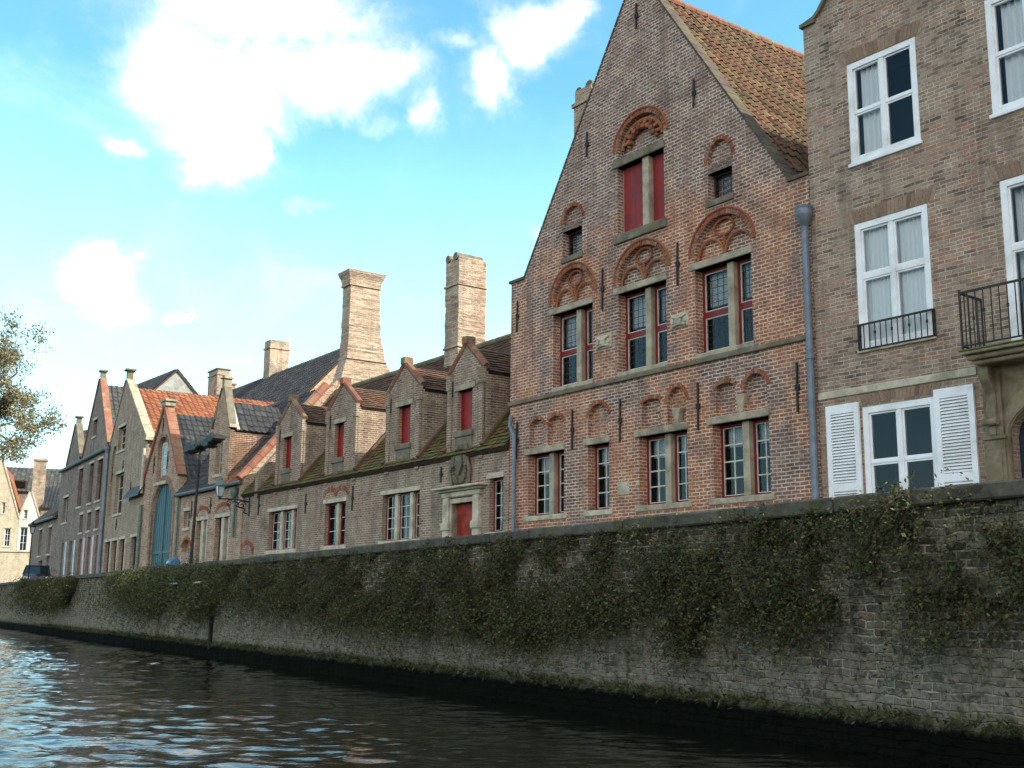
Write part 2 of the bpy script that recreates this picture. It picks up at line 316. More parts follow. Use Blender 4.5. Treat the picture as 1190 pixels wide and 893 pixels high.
def wall(mb, outline, holes, y=0, m=0, mi=1, rev=.24):
    """facade sheet with real openings; holes: (polygon, depth, kind) kind 'n' = blind niche, 'w' = window (dark room behind)"""
    pts = []; edges = []; 
    for poly in [outline] + [h[0] for h in holes]:
        k = len(pts); pts += [Vector(p) for p in poly]; edges += [(k + i, k + (i + 1) % len(poly)) for i in range(len(poly))]
    vs, es, fs, *_ = delaunay_2d_cdt(pts, edges, [], 0, 1e-5)
    keep = []
    for f in fs:
        c = sum((vs[i] for i in f), Vector((0, 0))) / len(f)
        if not inside(c, outline) or any(inside(c, h[0]) for h in holes): continue
        keep.append(f)
    mb.add([(v.x, y, v.y) for v in vs], keep, m)
    for poly, depth, kind in holes:
        n = len(poly)
        if sum(poly[i][0] * poly[(i + 1) % n][1] - poly[(i + 1) % n][0] * poly[i][1] for i in range(n)) < 0: poly = poly[::-1]
        d1 = depth
        mb.add([(x, y, z) for x, z in poly] + [(x, y + d1, z) for x, z in poly], [(i, (i + 1) % n, n + (i + 1) % n, n + i) for i in range(n)], m)
        if kind == 'n': mb.add([(x, y + d1, z) for x, z in poly], [tuple(range(n))], m)
        else:
            D2 = y + d1 + .75
            mb.add([(x, y + d1, z) for x, z in poly] + [(x, D2, z) for x, z in poly], [(i, (i + 1) % n, n + (i + 1) % n, n + i) for i in range(n)] + [tuple(range(n, 2 * n))], mi)
def R4(s0, s1, z0, z1): return [(s0, z0), (s1, z0), (s1, z1), (s0, z1)]
def arch(s0, s1, zs, za, pointed=False, n=12):
    """points from the left spring over the top to the right spring"""
    w_, h = (s1 - s0) / 2, za - zs; c = (s0 + s1) / 2; out = []
    for i in range(n + 1):
        t_ = math.pi * i / n; x = -math.cos(t_)
        if pointed:
            r = (1 + (h / w_) ** 2) / 2 if h >= w_ else 1; ax = abs(x)
            if h > w_: zz = math.sqrt(max(0, r * r - (ax + r - 1) ** 2)) * w_
            else: zz = h * (1 - ax ** 2.0) ** .6
        else: zz = h * math.sin(t_)
        out.append((c + x * w_, zs + zz))
    return out
def archpoly(s0, s1, z0, zs, za, pointed=False, n=12): return [(s0, z0)] + ([(s0, zs)] if zs > z0 + 1e-4 else []) + arch(s0, s1, zs, za, pointed, n)[1:-1] + ([(s1, zs)] if zs > z0 + 1e-4 else []) + [(s1, z0)]
def ring(mb, pts, w_=.2, bt=.062, y0=-.015, y1=.05, m=0, gap=.012):
    """bricks set radially along a curve, standing outside it"""
    P = [Vector(p) for p in pts]; seg = [(P[i + 1] - P[i]).length for i in range(len(P) - 1)]; T = sum(seg); n = max(3, int(T / (bt + gap)))
    c = sum(P, Vector((0, 0))) / len(P)
    for k in range(n):
        d = T * (k + .5) / n; i = 0
        while i < len(seg) - 1 and d > seg[i]: d -= seg[i]; i += 1
        p = P[i].lerp(P[i + 1], d / seg[i]); tg = (P[i + 1] - P[i]).normalized(); nr = Vector((-tg.y, tg.x))
        if nr.dot(p - c) < 0: nr = -nr
        a = tg * (T / n - gap) / 2; j = random.uniform(-.008, .008); q = []
        for u, v in ((-1, 0), (1, 0), (1, 1), (-1, 1)):
            q.append(p + a * u * (1 + .12 * v) + nr * (w_ * v))
        mb.prism([tuple(x) for x in q], y0 + j, y1, m)
def tiles(name, poly, mat, parent, tw=.24, tl=.3, amp=.035, kind='pan', slab='wood', label=None, th=.02):
    """roof slope as real tiles over a board; poly = planar polygon (local, 3D)"""
    P = [Vector(p) for p in poly]; nr = (P[1] - P[0]).cross(P[2] - P[0]).normalized()
    if nr.z < 0: nr = -nr
    u = Vector((0, 0, 1)).cross(nr).normalized(); v = nr.cross(u); O = P[0]
    q = [((p - O).dot(u), (p - O).dot(v)) for p in P]
    u0, u1 = min(a for a, b in q), max(a for a, b in q); v0, v1 = min(b for a, b in q), max(b for a, b in q)
    mb = MB(); mb.add([p for p in P] + [p - nr * .12 for p in P], [tuple(range(len(P)))] + [(i, (i + 1) % len(P), len(P) + (i + 1) % len(P), len(P) + i) for i in range(len(P))], 1)
    prof = [(0, .1), (.18, .9), (.36, 1), (.52, .25), (.75, 0), (1, .1)] if kind == 'pan' else [(0.03, 0), (.97, 0)]
    r = 0; v_ = v0
    while v_ < v1:
        off = 0 if kind == 'pan' else (tw / 2 if r % 2 else 0)
        i0 = -1
        u_ = u0 - off
        while u_ < u1:
            if inside((u_ + tw / 2, v_ + tl * .4), q):
                j = random.uniform(-.008, .008); jv = random.uniform(-.012, .012); vs = []
                ub = min(u_ + tw, u1)
                for (t_, h) in prof:
                    uu = max(u0, min(u1, u_ + t_ * tw)); base = O + u * uu
                    vt = min(v_ + tl * 1.08, v1)
                    vs += [base + v * (v_ - .01 + jv) + nr * (h * amp + .045 + th + j - .02), base + v * (v_ - .01 + jv) + nr * (h * amp + .045 + j), base + v * vt + nr * (h * amp + .016 + j)]
                fs = []
                for k in range(len(prof) - 1): fs += [(3 * k, 3 * k + 3, 3 * k + 4, 3 * k + 1), (3 * k + 1, 3 * k + 4, 3 * k + 5, 3 * k + 2)]
                mb.add(vs, fs, 0)
            u_ += tw
        v_ += tl; r += 1
    return mb.build(name, [mat, slab], parent, label=label)
def pane(s0, s1, z0, z1, y, parent):
    mb = MB(); mb.add([(s0, y, z0), (s1, y, z0), (s1, y, z1), (s0, y, z1)], [(0, 1, 2, 3)]); return mb.build('pane', 'glass', parent)
def curtain(s0, s1, z0, z1, y, parent, mat='cloth', amp=.025, per=.09):
    mb = MB(); n = max(6, int((s1 - s0) / (per / 6))); vs = []; ph = random.random() * 6
    for i in range(n + 1):
        x = s0 + (s1 - s0) * i / n; yy = y + amp * math.sin(2 * math.pi * (x - s0) / per + ph + .8 * math.sin(x * 9)); vs += [(x, yy, z0), (x, yy, z1)]
    mb.add(vs, [(2 * i, 2 * i + 2, 2 * i + 3, 2 * i + 1) for i in range(n)]); return mb.build('curtain', mat, parent, smooth=True)
def light(win, s0, s1, z0, z1, y, nx=1, nz=1, fw=.05, bar=.02, fm=0, bm=1, parent_mb=None, inner=.0, splits=None):
    """one glazed light added to the mesh parent_mb: frame plus glazing bars"""
    mb = parent_mb
    mb.box(s0, s0 + fw, y, y + .06, z0, z1, fm); mb.box(s1 - fw, s1, y, y + .06, z0, z1, fm)
    mb.box(s0 + fw, s1 - fw, y, y + .06, z0, z0 + fw, fm); mb.box(s0 + fw, s1 - fw, y, y + .06, z1 - fw, z1, fm)
    a0, a1, b0, b1 = s0 + fw, s1 - fw, z0 + fw, z1 - fw
    if inner:
        mb.box(a0, a0 + inner, y + .01, y + .05, b0, b1, bm); mb.box(a1 - inner, a1, y + .01, y + .05, b0, b1, bm)
        mb.box(a0 + inner, a1 - inner, y + .01, y + .05, b0, b0 + inner, bm); mb.box(a0 + inner, a1 - inner, y + .01, y + .05, b1 - inner, b1, bm)
        a0 += inner; a1 -= inner; b0 += inner; b1 -= inner
    for i in range(1, nx): x = a0 + (a1 - a0) * i / nx; mb.box(x - bar / 2, x + bar / 2, y + .015, y + .045, b0, b1, bm)
    for k in range(1, nz): z = b0 + (b1 - b0) * k / nz; mb.box(a0, a1, y + .018, y + .042, z - bar / 2, z + bar / 2, bm)
    return a0, a1, b0, b1
def anchor(fr, root, px, y0, y1):
    x, zt = fr.P(px, y0); _, zb = fr.P(px, y1); mb = MB(); zc = (zt + zb) / 2
    mb.bar((x - .01, -.035, zb), (x + .01, -.035, zt), .035, .03, (0, 1, 0)); mb.box(x - .045, x + .045, -.05, .02, zc - .05, zc + .05)
    mb.build('wall_anchor', 'iron', root)
def pipe(root, pts, r=.055, mat='zinc', hopper=None, collars=()):
    mb = MB(); mb.tube(pts, r, 10)
    for c in collars: mb.tube([(c[0], c[1], c[2] - .04), (c[0], c[1], c[2] + .04)], r * 1.3, 10)
    o = mb.build('drainpipe', mat, root, smooth=False)
    if hopper:
        x, y, z = hopper; h = MB(); h.tube([(x, y, z - .22), (x, y, z - .12), (x, y, z), (x, y, z + .1), (x, y, z + .16)], [r, .11, .15, .15, .17], 14); h.build('hopper', mat, o)
    return o
# ================================================================ the setting
FO = Frame((-.0376, 28.0), -36.08)
FD = Frame((-.0376, 28.0), -35.21)
_o = FO.W(9.42, 0, 0); FR = Frame((_o.x, _o.y), -37.56)
FW = Frame((2.66988 * .765, 17.7327 * .765), -30.35, 0)       # quay wall line, z from the water
_q = FD.S(165, 600); _p = FD.W(_q, 0, 0); FY = Frame((_p.x, _p.y), -31.0)
COP = 2.40
# water: one sheet with real ripples near the boat
def water():
    t = NT('canal_water'); o = objc(t)
    mp_ = t.n('Mapping'); t.set(mp_.inputs[0], o); mp_.inputs['Rotation'].default_value = (0, 0, math.radians(25)); mp_.inputs['Scale'].default_value = (1, 2.2, 1)
    h = t.math('ADD', t.noise(mp_.outputs[0], 2.3, 3, .5), t.math('MULTIPLY', t.noise(mp_.outputs[0], 9, 3, .5), .22))
    m = t.out((.006, .007, .005), .03, h, .22, .05, spec=.5); t.b.inputs['IOR'].default_value = 1.33
    MAT['water'] = m
    x0, x1, y0, y1, st = -34, 14, -3, 62, .09
    xs = np.concatenate([np.arange(x0, -17, .14), np.arange(-17, 8, .055), np.arange(8, x1 + .1, .14)]); x1 = xs[-1]; ys = [y0]
    while ys[-1] < y1: ys.append(ys[-1] + (.3 if ys[-1] < 4 else .04 + ys[-1] * .0032))
    ys = np.array(ys); X, Y = np.meshgrid(xs, ys); Z = np.zeros_like(X); r = np.random.default_rng(3)
    for lam, amp, k in ((3.4, .014, 8), (1.5, .0110, 12), (.7, .0100, 18), (.34, .0078, 26)):
        for i in range(k):
            l = lam * r.uniform(.7, 1.4); a = math.radians(68) + r.normal(0, .55); ph = r.uniform(0, 6.28)
            kx, ky = math.cos(a) * 6.283 / l, math.sin(a) * 6.283 / l; Z += amp * r.uniform(.4, 1) * np.sin(kx * X + ky * Y + ph + 1.2 * np.sin(.31 * X + .23 * Y + ph * 2)) / math.sqrt(k) * 1.6
    env = .55 + .45 * np.sin(.21 * X + 1.1 + .8 * np.sin(.13 * Y)) * np.sin(.17 * Y + .5)
    edge = np.clip(np.minimum.reduce([X - x0, x1 - X, Y - y0, y1 - Y]) / 3, 0, 1)
    Z *= env * edge * np.clip(.95 - (X + 4) * .07, .45, 1.1)     # livelier towards mid canal, calmer by the wall
    ny, nx = X.shape; v = np.stack([X, Y, Z], 2).reshape(-1, 3); idx = np.arange(ny * nx).reshape(ny, nx)
    q = np.stack([idx[:-1, :-1], idx[:-1, 1:], idx[1:, 1:], idx[1:, :-1]], 2).reshape(-1, 4)
    n0 = len(v); B = 2500
    ext = [(-B, -B, 0), (B, -B, 0), (B, B, 0), (-B, B, 0), (x0, y0, 0), (xs[-1], y0, 0), (xs[-1], ys[-1], 0), (x0, ys[-1], 0)]
    V = np.vstack([v, ext]); F = q.tolist() + [[n0, n0 + 1, n0 + 5, n0 + 4], [n0 + 1, n0 + 2, n0 + 6, n0 + 5], [n0 + 2, n0 + 3, n0 + 7, n0 + 6], [n0 + 3, n0, n0 + 4, n0 + 7]]
    me = bpy.data.meshes.new('water'); me.from_pydata(V.tolist(), [], F); me.materials.append(m); me.polygons.foreach_set('use_smooth', [True] * len(F))
    o = bpy.data.objects.new('water', me); C.objects.link(o); tag(o, 'dark rippled canal water reflecting blue sky', 'water', kind='structure')
water()
# street and ground behind the quay wall (rises towards the bridge at the far end)
MAT['street'] = brick('street_setts', [hx('3f3c38'), hx('5c5750'), hx('6a655c'), hx('4f4a44')], hx('3a362f'), bw=.16, bh=.11, ms=.012, grime=.5)
def sz(x): return .0 if x > -38 else min(.85, (-38 - x) / 30 * .85)
mb = MB(); xs = [60, -38, -45, -52, -60, -68, -75, -300]
for a, b in zip(xs[:-1], xs[1:]):
    q = [FW.W(b, .3, STREET + sz(b)), FW.W(a, .3, STREET + sz(a)), FW.W(a, 900, STREET + sz(a)), FW.W(b, 900, STREET + sz(b))]; mb.add(q, [(0, 1, 2, 3)])
g = mb.build('street', 'street'); tag(g, 'grey sett paved quay street behind the parapet wall', 'street', kind='structure')
def qwall():
    t = NT('quay_brick'); uv = uvs(t)
    nn = t.n('VectorMath', operation='SUBTRACT'); t.set(nn.inputs[0], t.noise(uv, 3.5, 4, col=True)); nn.inputs[1].default_value = (.5, .5, .5)
    wv = t.n('VectorMath', operation='SCALE'); t.set(wv.inputs[0], nn.outputs[0]); wv.inputs['Scale'].default_value = .09
    ad = t.n('VectorMath', operation='ADD'); t.set(ad.inputs[0], uv); t.set(ad.inputs[1], wv.outputs[0])
    b = t.n('TexBrick'); t.set(b.inputs['Vector'], ad.outputs[0]); b.inputs['Scale'].default_value = 1; b.inputs['Color1'].default_value = (0, 0, 0, 1); b.inputs['Color2'].default_value = (1, 1, 1, 1)
    b.inputs['Mortar Size'].default_value = .014; b.inputs['Mortar Smooth'].default_value = .6; b.inputs['Brick Width'].default_value = .21; b.inputs['Row Height'].default_value = .076
    r = t.n('SeparateColor'); t.set(r.inputs[0], b.outputs['Color'])
    v = t.math('ADD', r.outputs[0], t.rng(t.noise(uv, 13, 5, .7), 0, 1, -.4, .4))
    c = t.ramp(v, [hx('302d26'), hx('4f4a40'), hx('676154'), hx('777060'), hx('77604c')])
    mo = t.mix(t.rng(t.noise(uv, 3, 6, .75), .4, .6), hx('55503f'), hx('b4ab94'))
    c = t.mix(b.outputs['Fac'], c, mo)
    smear = t.math('MULTIPLY', t.rng(t.noise(uv, 7, 8, .8), .5, .62), t.rng(t.noise(uv, .9, 4), .4, .58)); c = t.mix(smear, c, hx('98907c')); c = t.mix(t.rng(t.noise(uv, 5, 8, .82, 1.0), .5, .6), c, hx('3c3930'))
    holes = t.rng(t.noise(uv, 8, 6, .8, .6), .56, .66); c = t.mix(t.math('MULTIPLY', holes, .8), c, hx('1d1b16'))
    c = t.mix(t.math('MULTIPLY', t.rng(t.noise(uv, 2.2, 6, .75), .5, .64), .75), c, hx('34361f'))
    sx = t.n('SeparateXYZ'); t.set(sx.inputs[0], uv); zz = t.math('ADD', sx.outputs[1], t.rng(t.noise(uv, 5, 5, .8), 0, 1, -.13, .13))
    c = t.mix(t.math('MULTIPLY', t.rng(zz, .7, 1.25, 1, 0), t.rng(t.noise(uv, 3.5, 6, .75), .4, .6, .15, .75)), c, hx('8f897b')); c = t.mix(t.math('MULTIPLY', t.rng(zz, .36, .5, 1, 0), t.rng(t.noise(uv, 6, 5, .7), .35, .6)), c, hx('40431f')); c = t.mix(t.rng(zz, .27, .38, 1, 0), c, (.005, .006, .004))
    h = t.math('ADD', t.math('MULTIPLY', b.outputs['Fac'], -1), t.math('SUBTRACT', t.noise(uv, 16, 6, .8), holes))
    t.out(c, 1, h, .9, .03, spec=.04); MAT['quay'] = t.m
    xs = np.concatenate([np.arange(-36, 13, .07), [60]]); xs = np.concatenate([[-150, -120, -100], np.arange(-90, -36, .3), xs]); zs = np.concatenate([[-1.5, -.2], np.arange(-.02, COP - .13, .055), [COP - .14]])
    mb = MB(); V = []
    for x in xs:
        for z in zs:
            n1 = noise.fractal(Vector((x * 1.1, z * 1.1, 0)), .9, 2, 4) * .035 + noise.noise(Vector((x * 6, z * 8, 3))) * .018
            bat = -.06 * (COP - z) / 2     # slight batter
            dd = -.05 if z < .33 + .05 * noise.noise(Vector((x * 2.3, 0, 0))) else 0
            V.append((x, bat + n1 + dd, z))
    nz_ = len(zs); F = [(i * nz_ + j, (i + 1) * nz_ + j, (i + 1) * nz_ + j + 1, i * nz_ + j + 1) for i in range(len(xs) - 1) for j in range(nz_ - 1)]
    root = empty('quay_wall', FW.W(0, 0, 0), FW.rz, 'long weathered brick quay wall rising from the canal, ivy hanging over it', 'wall')
    mb.add(V, F); mb.box(-150, 60, .1, .36, -1, COP - .14); mb.build('masonry', 'quay', root, smooth=False, xz=True)
    t = NT('coping_stone'); o = objc(t); c = t.mix(t.rng(t.noise(o, 5, 6, .7), .35, .65), hx('5c574b'), hx('35322b')); c = t.mix(t.rng(t.noise(o, 1.3, 6, .75), .52, .66), c, hx('4c4f25'))
    MAT['coping'] = t.out(c, .9, t.noise(o, 18, 6, .8), .7, .02)
    cb = MB(); x = -150
    while x < 60:
        l = random.uniform(1.0, 1.5); j = random.uniform(-.012, .012); xe = min(x + l, 60)
        cb.box(x + .008, xe - .008, -.1 + j, .44, COP - .15, COP + j, 0, .018); x = xe
    cb.build('coping', 'coping', root)
    s, z0 = FW.P(247, 762); z1 = FW.Z(247, 715); mb = MB(); mb.box(s - .07, s + .07, -.12, .0, .2, z1, 0, .03); mb.build('drain_shaft', 'dark', root)
    s, z0 = FW.P(185, 745); z1 = FW.Z(185, 715); mb = MB(); mb.tube([(s, -.08, .3), (s, -.08, z1)], .03, 6); mb.build('drainpipe', 'stoned', root)
    for a, b, y in ((211, 223, 679), (243, 252, 677.5)):
        s0, z = FW.P(a, y); s1 = FW.S(b, y); mb = MB(); mb.box(s0, s1, -.42, -.39, z - .02, z + .02); mb.build('white_board', 'whitew', root)
    return root
QW = qwall()
def far_frame(px, depth, az):
    r = ray(px, 650); t = depth / r.y; return Frame((r.x * t, r.y * t), az, 2.3)
# ================================================================ gabled orange brick house
def lintel(root, s0, s1, z0, z1, mat='stone', proud=.035, d=.24, name='lintel'):
    mb = MB(); mb.box(s0, s1, -proud, d, z0, z1, 0, .012); return mb.build(name, mat, root)
def orange_house():
    F = FO; root = F.root('gabled_house', 'tall orange brick gabled house with traceried arches and red framed windows', 'house')
    Wd = 9.40; SH = 7.79; AP = 14.05; ac = 4.75
    outline = [(0, -.6), (Wd, -.6), (Wd, SH), (8.98, SH), (ac + .12, AP), (ac - .12, AP), (.50, SH), (0, SH)]
    holes = []; win = []
    X = lambda px, py: F.S(px, py)
    # ground row
    G = [(613.3, 655.5, 636.5, 565, 600), (683, 708, None, 550, 600), (743, 799.4, 771.5, 540, 590), (829, 895, 862.5, 535, 580)]
    for x0, x1, xm, ym, _ in G:
        s0, s1 = X(x0, ym), X(x1, ym); win.append(('g', s0, s1, 1.92, 3.38, X(xm, ym) + .02 if xm else None))
    # first floor row
    for x0, x1, xm, ym in ((642.5, 689, 668, 405), (718.5, 775, 748.5, 380), (808, 874.5, 844.5, 355)):
        win.append(('u', X(x0, ym), X(x1, ym), 4.87, 6.64, X(xm, ym) + .03))
    gs0, gs1 = X(717.5, 235), X(772, 215)
    for k, s0, s1, z0, z1, _ in win: holes.append((R4(s0, s1, z0, z1), .22, 'w'))
    holes.append((R4(gs0, gs1, 8.0, 9.60), .22, 'w'))
    niches = []
    def niche(s0, s1, z0, zs, za, pt, depth, rw=.11, mat=None):
        holes.append((archpoly(s0, s1, z0, zs, za, pt), depth, 'n')); niches.append((s0, s1, zs, za, pt, rw))
    lt = 3.54
    g = [w_ for w_ in win if w_[0] == 'g']
    def Zg(px, py): return F.Z(px, py)
    s0, s1 = g[0][1], g[0][2]; m = (s0 + s1) / 2
    niche(s0 + .06, m - .07, lt, 4.02, Zg(622, 488), True, .12); niche(m + .07, s1 - .03, lt, 4.02, Zg(645, 483.5), True, .12)
    niche(g[1][1] + .02, g[1][2] - .02, lt, 4.0, Zg(693, 470), True, .12)
    s0, s1 = g[2][1], g[2][2]; m = (s0 + s1) / 2 + .03
    niche(s0 + .08, m - .09, lt, 4.06, Zg(755, 464), False, .12); niche(m + .12, s1 - .02, lt, 3.98, Zg(784.6, 450), True, .12)
    s0, s1 = g[3][1], g[3][2]; m = (s0 + s1) / 2 + .0
    niche(s0 + .10, m - .11, lt, 4.06, Zg(841, 445.5), False, .12); niche(m + .12, s1 - .02, lt, 3.98, Zg(879.5, 433.5), True, .12)
    u = [w_ for w_ in win if w_[0] == 'u']; tr = []
    for (k, s0, s1, z0, z1, sm), (ax, ay) in zip(u, ((668.4, 311), (746.3, 285), (845.5, 247))):
        za = F.Z(ax, ay); niche(s0 + .0, s1 + .0, 6.80, 6.92, za, False, .15, .17); tr.append((s0, s1, 6.92, za))
    za = F.Z(751.7, 129); niche(gs0 + .02, gs1 - .0, 9.78, 10.0, za, False, .15, .15); tr.append((gs0 + .02, gs1, 10.0, za))
    small = []
    for x0, x1, ax, ay, wt, wb in ((653.6, 676.4, 667, 239, 262, 293), (822, 851, 840.4, 160, 192, 225)):
        s0, s1 = X(x0, (wt + wb) / 2), X(x1, (wt + wb) / 2); za = F.Z(ax, ay); zt = F.Z(x1 - 1, wt); zb = F.Z(x1 - 1, wb)
        small.append((s0, s1, zb, zt, za)); holes.append((R4(s0, s1, zb, zt), .2, 'w')); niche(s0, s1, zt + .15, zt + .2, za, False, .1, .11)
    mb = MB(); wall(mb, outline, holes)
    # side and rear walls
    mb.add([(0, 0, -.6), (0, 14, -.6), (0, 14, SH), (0, 0, SH)], [(0, 1, 2, 3)]); mb.add([(Wd, 0, -.6), (Wd, 14, -.6), (Wd, 14, SH), (Wd, 0, SH)], [(0, 1, 2, 3)])
    mb.prism(outline, 13.7, 14)
    # back of the parapet gable
    mb.add([(x, .32, z) for x, z in [(.5, SH), (8.98, SH), (ac + .12, AP), (ac - .12, AP)]], [(0, 1, 2, 3)])
    mb.build('wall', ['orange', 'dark'], root)
    # arch rings
    for s0, s1, zs, za, pt, rw in niches:
        mb = MB()
        pts = arch(s0, s1, zs, za, pt, 20); low = [(s0, zs - .45 + .0)] if rw > .2 else []
        rw = .125 if rw >= .15 else .09
        ring(mb, pts, rw, .055, -.012, .06)
        if rw > .1:
            m_, k_ = (s0 + s1) / 2, 1 + rw / ((s1 - s0) / 2); mb.tube([(m_ + (x_ - m_) * k_, -.012, zs + (z_ - zs) * (1 + rw / (za - zs))) for x_, z_ in pts], .028, 6)
        mb.build('arch', 'vous', root)
    # tracery: lower pair of arches and a roundel
    for i, (s0, s1, zs, za) in enumerate(tr):
        mb = MB(); w_ = s1 - s0; m = (s0 + s1) / 2; h = za - zs
        def rib(pts, r=.03, y=.085): mb.tube([(a, y, b) for a, b in pts], r, 6)
        if i < 3:
            rib(arch(s0 + .03, m - .02, zs - .08, zs + h * .42, False, 10)); rib(arch(m + .02, s1 - .03, zs - .08, zs + h * .42, False, 10))
            c = (m, zs + h * .68); rib([(c[0] + w_ * .17 * math.cos(a * math.pi / 8), c[1] + h * .25 * math.sin(a * math.pi / 8)) for a in range(17)])
            for a0, b0 in (((m, zs + h * .1), (m, zs + h * .42)),): rib([a0, b0])
        else:
            pts = arch(s0 + .1, s1 - .1, zs, za - .12, False, 16)
            rib(pts, .05)
            for k in range(1, 16, 2):
                p = Vector(pts[k]); c = Vector((m, zs + h * .2)); q = p.lerp(c, .38)
                rib([p, q], .04, .06); mb.box(q.x - .06, q.x + .06, .0, .12, q.y - .06, q.y + .06, 0, .02)
            rib(arch(s0 + .3, s1 - .3, zs + .0, zs + h * .55, True, 10), .045)
        mb.build('tracery', 'vous', root)
    # windows
    for k, s0, s1, z0, z1, sm in win:
        fm = MB(); y = .22; panes = []; mull = []
        parts = [(s0, s1)] if sm is None else [(s0, sm - .085), (sm + .085, s1)]
        for a, b in parts:
            if k == 'g':
                r_ = light(None, a, b, z0, z1, y, 2, 4, .06, .028, 0, 1, fm, inner=.018); panes.append(r_)
            else:
                zt = z0 + (z1 - z0) * .47
                for q0, q1 in ((z0, zt), (zt, z1)):
                    r_ = light(None, a, b, q0, q1, y, 1, 1, .065, .02, 0, 1, fm, inner=.022); panes.append(r_)
                    n = 4
                    for i in range(1, n): xx = r_[0] + (r_[1] - r_[0]) * i / n; fm.box(xx - .005, xx + .005, y + .02, y + .03, r_[2], r_[3], 2)
                    for i in range(1, 5): zz = r_[2] + (r_[3] - r_[2]) * i / 5; fm.box(r_[0], r_[1], y + .021, y + .029, zz - .005, zz + .005, 2)
        wn = fm.build('window', ['redf', 'whitew', 'lead'], root)
        for j, r_ in enumerate(panes): pane(*r_, y + .027, wn)
        for a, b in parts:
            if k == 'g': curtain(a + .05, b - .05, z1 - (z1 - z0) * .3, z1 - .05, y + .16, wn, 'lace', .015, .07)
            else:
                curtain(a + .05, b - .05, z1 - (z1 - z0) * .42, z1 - .05, y + .16, wn, 'lace', .01, .1)
        if sm:
            mb = MB(); mb.box(sm - .085, sm + .085, .1, y + .03, z0, z1, 0, .02); mb.build('mullion', 'stone', wn)
        lintel(wn, s0 - .12, s1 + .03, z1, z1 + .15, 'stone', .04)
        if k == 'g': lintel(wn, s0 - .12, s1 + .1, z0 - .12, z0, 'stonel' if s0 < 3.4 else 'stone', .03, name='sill')
        if k == 'u': lintel(wn, s0 - .02, s1 + .02, z0 - .10, z0, 'stone', .02, name='sill')
    # gable window with red shutters
    mb = MB(); c = X(748.5, 220) + .03
    mb.box(gs0, gs1, .215, .23, 8, 9.6, 1); mb.box(gs0, gs0 + .05, .18, .25, 8, 9.6); mb.box(gs1 - .05, gs1, .18, .25, 8, 9.6)
    wn = mb.build('window', ['stone', 'dark'], root)
    for a, b in ((gs0 + .05, c - .1), (c + .1, gs1 - .05)):
        m2 = MB(); n = 4
        for i in range(n): m2.box(a + (b - a) * i / n + .002, a + (b - a) * (i + 1) / n - .002, .16, .2, 8.01, 9.59)
        m2.build('shutter', 'red', wn)
    m2 = MB(); m2.box(c - .1, c + .1, .02, .24, 8, 9.6, 0, .015); m2.build('mullion', 'stone', wn)
    lintel(wn, gs0 - .1, gs1 + .03, 9.6, 9.78, 'stoned', .05); lintel(wn, gs0 - .1, gs1 + .06, 7.80, 8.0, 'stoned', .06, name='sill')
    for s0, s1, zb, zt, za in small:
        fm = MB(); r_ = light(None, s0, s1, zb, zt, .2, 1, 1, .03, .02, 0, 0, fm)
        for i in range(1, 3): xx = r_[0] + (r_[1] - r_[0]) * i / 3; fm.box(xx - .006, xx + .006, .21, .225, r_[2], r_[3])
        for i in range(1, 4): zz = r_[2] + (r_[3] - r_[2]) * i / 4; fm.box(r_[0], r_[1], .211, .224, zz - .006, zz + .006)
        wn = fm.build('window', 'lead', root); pane(*r_, .218, wn)
        lintel(wn, s0, s1, zt, zt + .15, 'stonel', .0, .2); lintel(wn, s0 - .02, s1 + .04, zb - .13, zb, 'stoned', .04, name='sill')
    # string course, drips, corbels
    mb = MB(); mb.box(-.03, Wd, -.06, .05, 4.66, 4.76, 0, .015); mb.build('string_course', 'stoned', root)
    for px, py in ((787, 482), (861.5, 467)):
        s, z = F.P(px, py); mb = MB(); mb.prism([(s - .12, z + .12), (s + .12, z + .12), (s + .07, z - .02), (s + .05, z - .2), (s - .05, z - .2), (s - .07, z - .02)], -.03, .1); mb.build('corbel', 'stone', root)
    for px, y0, y1 in ((602, 491, 533.6), (666, 477, 523), (721.5, 464.5, 513.4), (811.7, 445.3, 500.7), (926.7, 421.9, 479.8), (602.3, 350.5, 386), (701, 312.7, 361), (788, 283, 332.8), (740.3, 5, 34), (807, 93, 125.5), (683, 154, 183)):
        anchor(F, root, px, y0, y1)
    # carved white reliefs
    for x0, x1, y0, y1 in ((694, 711, 392, 408), (780.6, 800.6, 367.5, 384)):
        a, b, z0, z1 = F.rect(x0, x1, y0, y1); mb = MB(); mb.box(a, b, -.03, .04, z0, z1, 0, .02); c = (a + b) / 2; zc = (z0 + z1) / 2
        mb.tube([(a + .04, -.04, z1 - .04), (c, -.07, zc + .03), (b - .04, -.04, z1 - .04)], .025, 6); mb.tube([(a + .05, -.04, z0 + .05), (c, -.06, zc - .08), (b - .05, -.04, z0 + .05)], .025, 6)
        mb.box(c - .07, c + .07, -.08, 0, zc - .09, zc + .09, 0, .03); mb.box(a + .03, a + .1, -.06, 0, zc - .06, zc + .06, 0, .02); mb.box(b - .1, b - .03, -.06, 0, zc - .06, zc + .06, 0, .02); mb.build('carved_relief', 'stonel', root)
    a, b, z0, z1 = F.rect(717.7, 731.5, 561, 576); mb = MB(); mb.box(a, b, -.012, .03, z0, z1, 0, .006); mb.build('plaque', 'stonel', root)
    # verge coping, raked
    mb = MB()
    for (xa, xb) in ((.50, ac - .12), (8.98, ac + .12)):
        n = 26
        for i in range(n):
            p = Vector((xa, .15, SH)).lerp(Vector((xb, .15, AP)), i / n); q = Vector((xa, .15, SH)).lerp(Vector((xb, .15, AP)), (i + .96) / n)
            mb.bar(p, q, .34, .045, (-1 if xa < ac else 1, 0, .6))
